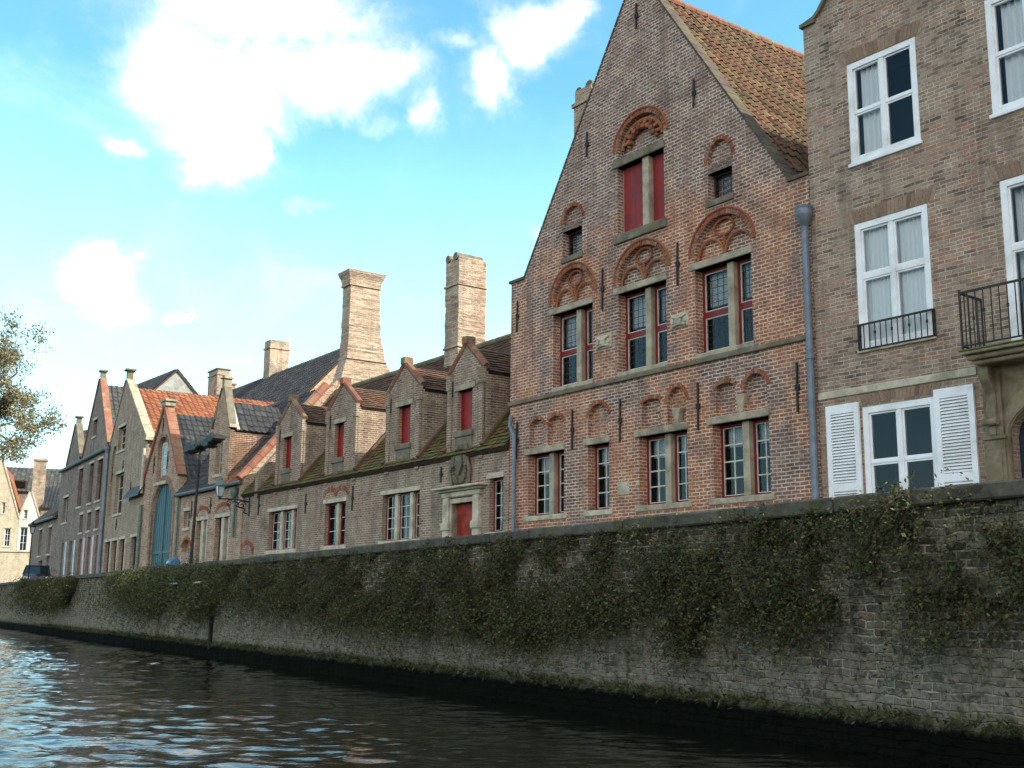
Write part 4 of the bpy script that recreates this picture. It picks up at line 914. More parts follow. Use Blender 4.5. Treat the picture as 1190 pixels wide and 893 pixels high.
    # grey downpipe in the corner
    s_ = X(597, 560, -.1); pipe(root, [(s_ + .0, -.1, -.6), (s_, -.1, 3.9), (s_ - .18, -.1, 4.15), (s_ - .16, -.08, 4.4)], .05, 'zinc', None, [(s_, -.1, 1.5), (s_, -.1, 3.3)])
    return root
HD = dormer_house()
# ================================================================ houses further left
def simple_windows(F, root, rects, y=.16, mat='whitew', dark=True, nx=2, nz=3, lint='stonel', mull=None):
    out = []
    for r_ in rects:
        s0, s1, z0, z1 = r_; fm = MB(); p = light(None, s0, s1, z0, z1, y, nx, nz, .05, .03, 0, 0, fm); wn = fm.build('window', mat, root); pane(*p, y + .03, wn)
        if lint: lintel(wn, s0 - .1, s1 + .1, z1, z1 + .14, lint, .03, .15); lintel(wn, s0 - .08, s1 + .08, z0 - .12, z0, lint, .05, .15, 'sill')
    return out
def pinnacle(mb, x, z, h=.55, w_=.14):
    mb.box(x - w_, x + w_, -.04, .26, z, z + h * .75); mb.box(x - w_ * 1.6, x + w_ * 1.6, -.09, .31, z + h * .75, z + h * .85); mb.box(x - w_ * 1.1, x + w_ * 1.1, -.04, .26, z + h * .85, z + h)
def spire_house():
    F = FD; X = F.S; S1 = -17.0; S0 = X(204.5, 610); EV = 4.28; PT = math.radians(50); YR = 3.2; ZR = EV + YR * math.tan(PT)
    root = F.root('wing_gable_house', 'pinkish brick house with a slim tall wing gable and black pantile roof', 'house')
    g0, g1 = X(243, 540), X(266.5, 520); ga = F.Z(257.5, 452); gk = F.Z(266, 500); gm = (g0 + g1) / 2 + .1
    wA = F.rect(250.2, 258, 512, 552); 
    outline = [(S0, -.6), (S1, -.6), (S1, EV), (g1, EV), (g1, gk + .1), (g1 - .18, gk + .1), (gm + .13, ga), (gm - .13, ga), (g0 + .18, gk + .1), (g0, gk + .1), (g0, EV), (S0, EV)]
    r1 = F.rect(213.5, 220.5, 595, 614); n1 = F.rect(211, 221, 628, 647); n1[2] = .8
    d1, d2 = F.rect(227, 240, 607, 654), F.rect(249, 265.5, 602, 652); d1[2] = d2[2] = .6; d1[3] = d2[3] = (d1[3] + d2[3]) / 2
    ar = F.rect(279.5, 293, 634, 655)
    holes = [(R4(*wA), .2, 'w'), (R4(*r1), .16, 'w'), (archpoly(n1[0], n1[1], n1[2], n1[3] - .3, n1[3]), .2, 'n'), (R4(*d1), .2, 'w'), (R4(*d2), .2, 'w'), (archpoly(ar[0], ar[1], -.1, ar[3] - .35, ar[3]), .25, 'w')]
    mb = MB(); wall(mb, outline, holes)
    yw = (gk - EV) / math.tan(PT); YB = (ga - .2 - EV) / math.tan(PT); zw = gk
    for s in (g0, g1): mb.add([(s, 0, EV - .1), (s, 0, zw), (s, yw, zw)], [(0, 1, 2)])
    mb.add([(S0, 0, -.6), (S0, 2 * YR, -.6), (S0, 2 * YR, EV), (S0, YR, ZR), (S0, 0, EV)], [(0, 1, 2, 3, 4)])
    mb.build('wall', ['pink', 'dark'], root)
    rf = tiles('roof', [(S0, -.12, EV - .12), (S1 - .4, -.12, EV - .12), (S1 - .4, YR, ZR), (S0, YR, ZR)], 't_slate', root, .24, .3, .04)
    tiles('roof', [(S1 - 1.7, -.13, EV - .08), (S1 - .02, -.13, EV - .08), (S1 - .02, .9, EV + 1.0), (S1 - .7, .9, EV + 1.0)], 't_or', root, .22, .26, .035, label='small orange tiled strip of the roof by the end gable')
    tiles('roof', [(S0, 2 * YR, EV), (S1, 2 * YR, EV), (S1, YR, ZR), (S0, YR, ZR)], 't_slate', root)
    yr2 = (ga - .5 - EV) / math.tan(PT)
    # wing roof: long ridge running back
    zr = ga - .55
    _, _zz = F.Y(327, 475, gm); yb, _ = F.Y(327, 473, gm); yb = max(2.5, yb); print('wing back', yb)
    w2 = tiles('wing_roof', [(gm, .2, zr), (gm, yb, zr), (g1 + .06, yb, zw - .02), (g1 + .06, .2, zw - .02)], 't_slate', root, .24, .3, .04)
    tiles('wing_roof', [(gm, .2, zr), (gm, yb, zr), (g0 - .06, yb, zw - .02), (g0 - .06, .2, zw - .02)], 't_slate', root, .24, .3, .04)
    mb = MB(); mb.add([(g1, 0, EV - .1), (g1, yb, EV - .1), (g1, yb, zw), (g1, 0, zw)], [(0, 1, 2, 3)]); mb.add([(g0, yb, EV), (g1, yb, EV), (g1, yb, zw), (gm, yb, zr), (g0, yb, zw)], [(0, 1, 2, 3, 4)]); mb.build('wing_wall', 'orange', root)
    mb = MB(); mb.bar((g1 - .02, .1, zw + .12), (gm + .14, .1, ga + .02), .3, .07, (1, 0, .3)); mb.bar((g0 + .02, .1, zw + .12), (gm - .14, .1, ga + .02), .3, .07, (-1, 0, .3)); mb.build('gable_coping', 'stoned', root); mb = MB(); mb.bar((g1 + .09, .28, zw), (gm + .1, .28, zr + .1), .1, .08, (1, 0, .3)); mb.build('flashing', 'whitew', root)
    mb = MB(); pinnacle(mb, gm, ga - .02, .5, .12); mb.build('pinnacle', 'stone', root)
    for xa in (g1 - .22, g0 - .05): mb = MB(); mb.box(xa, xa + .27, -.05, .3, gk + .1, gk + .22); mb.build('kneeler', 'stone', root)
    simple_windows(F, root, [wA], .18, 'whitew', nz=3); simple_windows(F, root, [r1], .14, nx=2, nz=2)
    for d in (d1, d2):
        m = d[0] + (d[1] - d[0]) * .5; fm = MB(); p1 = light(None, d[0], m - .14, d[2], d[3], .18, 1, 3, .06, .03, 0, 0, fm); p2 = light(None, m + .14, d[1], d[2], d[3], .18, 1, 3, .06, .03, 0, 0, fm); wn = fm.build('window', 'wood', root)
        pane(*p1, .2, wn); pane(*p2, .2, wn); mb = MB(); mb.box(m - .14, m + .14, .02, .2, d[2], d[3]); mb.build('mullion', 'stonel', wn); mb = MB(); mb.box(d[1] - .16, d[1], .02, .2, d[2], d[3]); mb.build('jamb', 'stonel', wn); lintel(wn, d[0] - .05, d[1] + .08, d[3], d[3] + .14, 'stonel', .03, .2)
    for cv, rw in ((arch(d1[0] + .05, d1[1], d1[3] + .2, d1[3] + .42, False, 10), .14), (arch(d2[0] + .05, d2[1], d2[3] + .2, d2[3] + .42, False, 10), .14), (arch(ar[0], ar[1], ar[3] - .35, ar[3], False, 10), .16), (arch(n1[0], n1[1], n1[3] - .3, n1[3], False, 8), .12)):
        mb = MB(); ring(mb, cv, rw); mb.build('arch', 'vous', root)
    mb = MB(); mb.prism(archpoly(ar[0], ar[1], -.1, ar[3] - .35, ar[3]), .2, .25); mb.build('door', 'teal', root)
    mb = MB(); mb.tube([(S0 + .1, -.17, EV - .12), (S1 + .3, -.17, EV - .12)], .075, 8); mb.build('gutter', 'gutter', root)
    mb = MB(); mb.bar((g0 - .1, .02, EV + .05), (S0 + 1.2, YR * .9, ZR - .3), .12, .06, (0, 0, 1)); mb.build('valley_flashing', 'whitew', root)
    s_ = X(271.5, 600, -.1); pipe(root, [(s_, -.1, F.Z(270, 625, -.1)), (s_, -.1, EV - .25)], .055, 'zincg', (s_, -.14, EV - .45))
    s_ = X(207, 600, -.1); pipe(root, [(s_ - .1, -.1, -.3), (s_ - .1, -.1, EV - .15)], .05, 'zincg')
    for px, y0, y1 in ((224, 583, 602), (246, 578, 597)): anchor(F, root, px, y0, y1)
    return root
HS = spire_house()
def gate_house():
    F = FD; X = F.S; S1 = X(204.5, 610); S0 = X(163, 620)
    root = F.root('gatehouse', 'narrow brick gatehouse with a large pointed teal gate and orange gable coping', 'gatehouse')
    za = F.Z(197.5, 471); k0 = F.Z(169.7, 560); k1 = F.Z(211, 549); m = X(193, 500); zk = (k0 + k1) / 2
    zk = F.Z(170, 562); m = (S0 + S1) / 2
    gt = F.rect(176, 199.8, 574, 640); gt[2] = -.1; gza = F.Z(189, 560)
    pw = F.rect(182.5, 194, 512, 561); pza = F.Z(189, 508)
    outline = [(S0, -.6), (S1, -.6), (S1, zk), (m + .2, za), (m - .2, za), (S0, zk)]
    gzs = gza - 1.35
    holes = [(archpoly(gt[0], gt[1], gt[2], gzs, gza, True), .16, 'w'), (archpoly(pw[0], pw[1], pw[2], pw[3] - .4, pza, True), .2, 'n')]
    mb = MB(); wall(mb, outline, holes); mb.add([(S1, 0, -.6), (S1, 6, -.6), (S1, 6, zk), (S1, 0, zk)], [(0, 1, 2, 3)]); mb.add([(S0, 0, -.6), (S0, 6, -.6), (S0, 6, zk), (S0, 0, zk)], [(0, 1, 2, 3)]); mb.add([(S0, .3, zk), (S1, .3, zk), (m, .3, za)], [(0, 1, 2)]); mb.build('wall', ['pink', 'dark'], root)
    zr = za - .3
    tiles('roof', [(m, .28, zr), (m, 7, zr), (S1 + .9, 7, zk - .75), (S1 + .9, .28, zk - .75)], 't_slate', root, .25, .32, .045); tiles('roof', [(m, .28, zr), (m, 7, zr), (S0 - .02, 7, zk), (S0 - .02, .28, zk)], 't_slate', root, .25, .32, .045)
    mb = MB(); n = 8
    for e in (S1 + .08, S0 - .08):
        for j in range(n):
            p = Vector((e, .12, zk)).lerp(Vector((m, .12, za + .1)), j / n); q = Vector((e, .12, zk)).lerp(Vector((m, .12, za + .1)), (j + .97) / n); mb.bar(p, q, .42, .14, (1 if e > m else -1, 0, .5))
    mb.build('gable_coping', 'capo', root); mb = MB(); mb.box(m - .28, m + .28, -.1, .34, za, za + .22, 0, .03); mb.box(m - .36, m + .36, -.14, .4, za + .22, za + .3); mb.build('apex_stone', 'stone', root)
    mb = MB(); ring(mb, [(gt[0], .6)] + arch(gt[0], gt[1], gzs, gza, True, 24) + [(gt[1], .6)], .25, .07, -.03, .06); mb.build('arch', 'vousb', root); mb = MB(); ring(mb, arch(pw[0], pw[1], pw[3] - .4, pza, True, 14), .16); mb.build('arch', 'vousb', root)
    gd = MB(); c = (gt[0] + gt[1]) / 2; y = .12
    pl = archpoly(gt[0], gt[1], gt[2], gzs, gza, True); gd.prism(pl, y, y + .06)
    n = 10
    for j in range(n + 1):
        x = gt[0] + (gt[1] - gt[0]) * j / n; zt = gzs + (gza - gzs) * max(0, 1 - abs((x - c) / (gt[1] - gt[0]) * 2) ** 1.6) - .05; gd.box(x - .012, x + .012, y - .015, y, gt[2], zt)
    gd.box(c - .05, c + .05, y - .04, y, gt[2], gza - .1); gd.box(gt[0], gt[1], y - .03, y, 1.9, 2.0); g = gd.build('gate', 'teal', root)
    mb = MB(); mb.box(c - .55, c - .35, y - .04, y, .75, .95); mb.box(c - .28, c - .12, y - .04, y, .75, .95); mb.box(c - .5, c - .3, y - .035, y, 1.05, 1.2); mb.build('notice_plate', 'navy', g)
    # pale lancet window in the pointed niche
    fm = MB(); a, b = pw[0] + .25 * (pw[1] - pw[0]), pw[1] - .05; p = light(None, a, b, pw[2] + .05, pw[3] - .2, .1, 2, 3, .06, .035, 0, 0, fm); wn = fm.build('window', 'whitew', root); pane(*p, .12, wn); lintel(wn, pw[0] - .1, pw[1] + .12, pw[2] - .15, pw[2], 'stonel', .06, .15, 'sill')
    for px, y0, y1 in ((180.5, 530, 550), (196, 526, 545), (191, 486, 502)): anchor(F, root, px, y0, y1)
    s_ = S0 + .1; pipe(root, [(s_, -.1, .3), (s_, -.1, F.Z(163, 588))], .07, 'zincg')
    return root
HG = gate_house()
def yellow_house():
    F = FY; X = F.S; S1 = 0; S0 = X(119.5, 600); S1 = X(165, 600) - .05
    root = F.root('orange_roof_house', 'tan brick gabled house with a bright orange pantile roof behind the gatehouse', 'house')
    g0, g1 = X(120.5, 530), X(162, 520); m = X(148.5, 445) - .1; m = (g0 + g1) / 2; za = F.Z(147, 443); zk = F.Z(161, 516); print('yellow', g0, g1, m, X(148, 440), za, zk)
    m = X(148, 440) - .1
    rr = [F.rect(137.5, 145.5, 499, 525), F.rect(133.5, 142.5, 553, 598)]
    gw = [F.rect(a, b, c, 668) for a, b, c in ((121, 127, 631), (129, 135, 629.5), (137.5, 144, 628), (151, 158.5, 624))]
    for g_ in gw: g_[2] = .6; g_[3] = gw[1][3]
    outline = [(S0, -.6), (S1, -.6), (S1, zk), (m + .15, za), (m - .15, za), (S0 + .2, F.Z(122, 520)), (S0, F.Z(121, 522))]
    holes = [(R4(*r_), .18, 'w') for r_ in rr + gw]
    nn = F.rect(127, 133, 540, 600); holes.append((archpoly(nn[0], nn[1], nn[2], nn[3], F.Z(131, 520)), .12, 'n'))
    mb = MB(); wall(mb, outline, holes); mb.add([(S1, 0, -.6), (S1, 13, -.6), (S1, 13, zk), (S1, 0, zk)], [(0, 1, 2, 3)]); mb.build('wall', ['tan', 'dark'], root)
    zr = za - .35
    tiles('roof', [(m, .28, zr), (m, 13, zr), (S1 + .25, 13, zk - .1), (S1 + .25, .28, zk - .1)], 't_or', root, .27, .36, .05); tiles('roof', [(m, .28, zr), (m, 13, zr), (S0, 13, zk), (S0, .28, zk)], 't_or', root, .27, .36, .05)
    mb = MB(); mb.bar((S1 + .12, .15, zk + .05), (m + .15, .15, za + .05), .4, .1, (1, 0, .4)); mb.bar((S0, .15, zk + .05), (m - .15, .15, za + .05), .4, .1, (-1, 0, .4)); mb.box(S1 - .25, S1 + .2, -.1, .4, zk - .02, zk + .12); mb.build('gable_coping', 'stone', root)
    mb = MB(); mb.box(m - .14, m + .14, 0, .28, za, za + .5, 0); mb.box(m - .28, m + .28, -.1, .38, za + .5, za + .58); mb.build('pinnacle', 'stoned', root)
    simple_windows(F, root, rr, nx=2, nz=3)
    for g_ in gw:
        fm = MB(); p = light(None, g_[0], g_[1], g_[2], g_[3], .16, 1, 2, .06, .03, 0, 0, fm); wn = fm.build('window', 'wood', root); pane(*p, .18, wn); mb = MB(); mb.box(g_[1], g_[1] + .16, -.02, .2, g_[2], g_[3]); mb.build('jamb', 'stonel', wn); lintel(wn, g_[0] - .1, g_[1] + .2, g_[3], g_[3] + .14, 'stonel', .03, .2)
    for px, y0, y1 in ((121.5, 602, 615), (136, 603, 616), (153, 560, 582), (144, 535, 550), (131.5, 543, 560)): anchor(F, root, px, y0, y1)
    s_ = X(166, 560, -.2); pipe(root, [(S1 + .12, -.12, F.Z(163, 575)), (S1 + .12, -.12, zk - .4)], .07, 'stonel')
    # little lean-to slate canopy by the gate
    mb = MB(); a, b = X(150, 583), S1; z1 = F.Z(152, 572); mb.add([(a, -.28, z1 - .25), (b + .2, -.28, z1 - .25), (b + .2, .05, z1 + .25), (a, .05, z1 + .25), (a, -.28, z1 - .35), (b + .2, -.28, z1 - .35), (b + .2, .05, z1 + .15), (a, .05, z1 + .15)], [(0, 1, 2, 3), (4, 5, 6, 7), (0, 1, 5, 4), (1, 2, 6, 5), (0, 3, 7, 4)]); mb.build('canopy', 't_slate', root)
    s_ = X(116.5, 640, -.1); pipe(root, [(s_, -.1, -.2), (s_, -.1, F.Z(124, 524))], .08, 'zinc', (s_, -.12, F.Z(124, 524)))
    return root
HY = yellow_house()
def twin_gable_house():
    F = FY; X = F.S; S1 = X(119.5, 600) - .02; S0 = X(66.5, 610); EV = F.Z(120, 524); print('eave', EV, F.Z(68, 549))
    EV = (F.Z(120, 524) + F.Z(68, 549)) / 2
    root = F.root('twin_gable_house', 'long tall dark brick house with two gable dormers and narrow cross windows', 'house')
    gs = []
    for (x0, x1, ax, ay, orange) in ((96, 121, 117, 438, True), (78, 101, 87, 493, False)):
        gs.append((X(x0, 530), X(x1, 520), F.Z(ax, ay)))
    gA = [X(96, 530), S1, F.Z(117, 441)]; gB = [X(78, 535), X(96, 530) - .6, F.Z(87, 495)]
    outline = [(S0, -.6), (S1, -.6), (S1, EV), (S1, EV + .3), ((gA[0] + S1) / 2 + .15, gA[2]), ((gA[0] + S1) / 2 - .15, gA[2]), (gA[0], EV + .1), (gB[1], EV + .1), ((gB[0] + gB[1]) / 2 + .12, gB[2]), ((gB[0] + gB[1]) / 2 - .12, gB[2]), (gB[0], EV + .05), (S0, EV)]
    up = [F.rect(a, b, c, d) for a, b, c, d in ((90.5, 95, 548, 590), (103, 107.5, 541, 585), (112.5, 118, 534, 582))]
    for u_ in up: u_[2], u_[3] = up[1][2], up[1][3]
    lo = [F.rect(a, b, c, d) for a, b, c, d in ((73, 78.5, 580, 608),)]
    gr = [F.rect(a, b, c, 668) for a, b, c in ((70, 74, 640), (79, 84, 636), (90, 95, 634), (100, 105, 632), (110, 114, 630))]
    for g_ in gr: g_[2] = .8; g_[3] = 3.2
    sm = [F.rect(a, b, c, d) for a, b, c, d in ((91, 94.5, 618, 633), (100, 104, 616, 631), (109.5, 113.5, 613, 629))]
    for s_ in sm: s_[2], s_[3] = 3.55, 4.5
    ga = [F.rect(108.5, 112.5, 490, 508)]
    holes = [(R4(*r_), .18, 'w') for r_ in up + lo + gr + sm + ga]
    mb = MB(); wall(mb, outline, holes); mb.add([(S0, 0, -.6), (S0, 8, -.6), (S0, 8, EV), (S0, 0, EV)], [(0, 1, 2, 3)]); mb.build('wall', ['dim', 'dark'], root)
    PT = math.radians(52); rt = math.tan(PT)
    tiles('roof', [(S0, -.1, EV - .1), (S1, -.1, EV - .1), (S1, 3.2, EV + 3.2 * rt), (S0, 3.2, EV + 3.2 * rt)], 't_grey', root, .28, .36, .05) if False else None
    for g_, mt in ((gA, 't_grey'), (gB, 't_slate')):
        m = (g_[0] + g_[1]) / 2; z = g_[2] - .3
        tiles('roof', [(m, .25, z), (m, 9, z), (g_[1] + .05, 9, EV + .1), (g_[1] + .05, .25, EV + .1)], mt, root, .28, .36, .055); tiles('roof', [(m, .25, z), (m, 9, z), (g_[0] - .05, 9, EV + .1), (g_[0] - .05, .25, EV + .1)], mt, root, .28, .36, .055)
        mb = MB(); mb.bar((g_[1], .12, EV + .25), (m + .15, .12, g_[2] + .04), .36, .14, (1, 0, .4)); mb.bar((g_[0], .12, EV + .15), (m - .15, .12, g_[2] + .04), .36, .14, (-1, 0, .4)); mb.build('gable_coping', 'capo' if g_ is gA else 'stoned', root)
        mb = MB(); mb.box(m - .13, m + .13, 0, .26, g_[2], g_[2] + .42); mb.box(m - .25, m + .25, -.08, .34, g_[2] + .42, g_[2] + .5); mb.build('pinnacle', 'stoned', root)
    mb = MB(); mb.tube([(S0, -.12, EV - .05), (S1, -.12, EV - .05)], .09, 8); mb.build('gutter', 'gutter', root)
    simple_windows(F, root, up, nx=1, nz=2, mat='wood'); simple_windows(F, root, lo, nx=2, nz=2, mat='whitew', lint='stonel'); simple_windows(F, root, sm, nx=1, nz=1, mat='wood'); simple_windows(F, root, ga, nx=1, nz=1, mat='wood')
    for i, g_ in enumerate(gr):
        fm = MB(); p = light(None, *g_, .16, 1, 2, .06, .03, 0, 0, fm); wn = fm.build('window', 'redf' if i > 1 else 'teal', root); pane(*p, .18, wn)
        mb = MB(); mb.box(g_[1] + .02, g_[1] + .5, -.07, -.02, g_[2], g_[3]); mb.build('shutter', 'redf' if i > 1 else 'teal', wn); mb = MB(); mb.box(g_[1] + .5, g_[1] + .56, -.075, -.015, g_[2], g_[3]); mb.build('shutter_edge', 'white', wn)
    return root
HX = twin_gable_house()
def dark_end_house():
    F = FY; X = F.S; S1 = X(66.5, 610) - .05; S0 = S1 - 9; EV = F.Z(64, 600)
    root = F.root('dark_end_house', 'narrow shadowed dark house at the far left end of the row', 'house')
    r_ = [[S1 - 2.6, S1 - 1.5, EV - 2.2, EV - .6], [S1 - 6, S1 - 5, EV - 2.2, EV - .6], [S1 - 2.6, S1 - 1.5, .8, 2.6], [S1 - 5.2, S1 - 4.0, -.1, 2.4]]
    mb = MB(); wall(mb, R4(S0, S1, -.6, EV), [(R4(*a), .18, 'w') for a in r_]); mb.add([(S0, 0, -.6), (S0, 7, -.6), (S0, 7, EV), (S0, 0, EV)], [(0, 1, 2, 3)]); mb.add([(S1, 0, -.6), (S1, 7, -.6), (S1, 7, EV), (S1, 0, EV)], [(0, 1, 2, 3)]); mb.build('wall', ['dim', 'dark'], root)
    tiles('roof', [(S0, -.15, EV - .1), (S1, -.15, EV - .1), (S1, 3, EV + 2.6), (S0, 3, EV + 2.6)], 't_slate', root, .28, .36, .05)
    tiles('roof', [(S0, 7, EV - .1), (S1, 7, EV - .1), (S1, 3, EV + 2.6), (S0, 3, EV + 2.6)], 't_slate', root, .28, .36, .05)
    simple_windows(F, root, r_[:3], nx=2, nz=2); mb = MB(); mb.box(r_[3][0], r_[3][1], .14, .18, -.1, 2.4); mb.build('door', 'navy', root)
    mb = MB(); mb.tube([(S0, -.2, EV - .1), (S1, -.2, EV - .1)], .09, 8); mb.build('gutter', 'gutter', root)
dark_end_house()
# slate roofed hall behind
def hall():
    F = FD; X = F.S; yf, yr = 9.5, 15; z_ = F.Z(398, 405, yr); a = X(268, 462, yr); b = X(402, 404, yr); ze = z_ - (yr - yf) * math.tan(math.radians(47)); print('hall', a, b, z_, F.Z(270, 461, yr))
    root = empty('slate_roof_hall', F.W(a, yf, 0), F.rz, 'big hall with a plain black pantile roof rising behind the low houses', 'hall'); w_ = b - a + 1.5; q = yr - yf; mb = MB()
    mb.box(0, w_, 0, .3, -.5, ze); mb.box(0, w_, 2 * q - .3, 2 * q, -.5, ze)
    for x in (0, w_): mb.add([(x, 0, -.5), (x, 2 * q, -.5), (x, 2 * q, ze), (x, q, z_ - .05), (x, 0, ze)], [(0, 1, 2, 3, 4)])
    mb.build('wall', ['pink', 'dark'], root); r1 = tiles('roof', [(0, -.2, ze - .15), (w_, -.2, ze - .15), (w_, q, z_), (0, q, z_)], 't_slate', root, .3, .38, .055); tiles('roof', [(0, 2 * q + .2, ze - .15), (w_, 2 * q + .2, ze - .15), (w_, q, z_), (0, q, z_)], 't_slate', root, .5, .38, .055)
    s = X(317, 430, yr) - a; ss = X(311, 430, yr) - a; zt = F.Z(320, 395, yr); yb = q + .9; mb = MB(); mb.box(s - .9, s + .1, q - .3, q + 1.1, z_ - 1.5, zt - .6); mb.box(s - .97, s + .17, q - .37, q + 1.17, zt - .6, zt - .5); mb.box(s - .9, s + .1, q - .3, q + 1.1, zt - .5, zt); mb.build('chimney', 'chim', r1)
    # stepped end parapet peeking over the ridge at the left
    mb = MB(); zt2 = F.Z(283, 441, yr)
    mb.add([(x, y, z) for x in (-.5, -.1) for y, z in ((-.2, ze - .3), (2 * q + .2, ze - .3), (2 * q + .2, ze + .4), (q + .35, zt2 - .6), (q + .35, zt2), (q - .35, zt2), (q - .35, zt2 - .6), (-.2, ze + .4))], [tuple(range(8)), tuple(reversed(range(8, 16)))] + [(i, (i + 1) % 8, 8 + (i + 1) % 8, 8 + i) for i in range(8)]); pg = mb.build('end_gable', 'pink', root)
    mb = MB(); mb.box(-.62, .02, q - .5, q + .5, zt2, zt2 + .15); mb.build('apex_stone', 'stone', pg)
hall()
def rear_gable():
    F = FD; X = F.S
    G = far_frame(205, 84, -128); a, b = G.S(172, 470), G.S(234, 470); m = G.S(205, 440); za = G.Z(205, 430); k = (G.Z(172, 459) + G.Z(234, 466)) / 2; m = max(a + .3 * (b - a), min(m, b - .3 * (b - a)))
    root = empty('grey_gable_house', G.W(a, 0, 0), G.rz, 'plain pale grey gable end rising behind the orange pantile roof', 'house'); w_ = b - a; m -= a
    mb = MB(); wall(mb, [(0, -.5), (w_, -.5), (w_, k), (m, za), (0, k)], []); mb.add([(w_, 0, -.5), (w_, 12, -.5), (w_, 12, k), (w_, 0, k)], [(0, 1, 2, 3)]); mb.add([(0, 0, -.5), (0, 12, -.5), (0, 12, k), (0, 0, k)], [(0, 1, 2, 3)]); mb.build('wall', plain('grey_render', hx('9c9a92'), hx('838178'), 2, .9, stain=hx('6c6a60')), root)
    for e in (-.1, w_ + .1): tiles('roof', [(m, -.12, za + .05), (m, 12, za + .05), (e, 12, k), (e, -.12, k)], 't_slate', root, .4, .4, .05)
    y2 = 13; root2 = F
    x0, x1 = X(241.5, 450, y2), X(252, 450, y2); zt = F.Z(246, 432, y2); mb = MB()
    rt = empty('brick_chimney_stack', F.W(x0, y2, 0), F.rz, 'square dark red brick chimney stack standing up behind the orange roof', 'chimney')
    mb.box(0, x1 - x0, 0, .9, 0, zt - .4); mb.box(-.06, x1 - x0 + .06, -.06, .96, zt - .4, zt - .3); mb.box(0, x1 - x0, 0, .9, zt - .3, zt); mb.build('stack', 'chim', rt); mb = MB(); mb.box(-.08, x1 - x0 + .08, -.08, .98, zt, zt + .08); mb.build('chimney_cap', 'stoned', rt)
rear_gable()
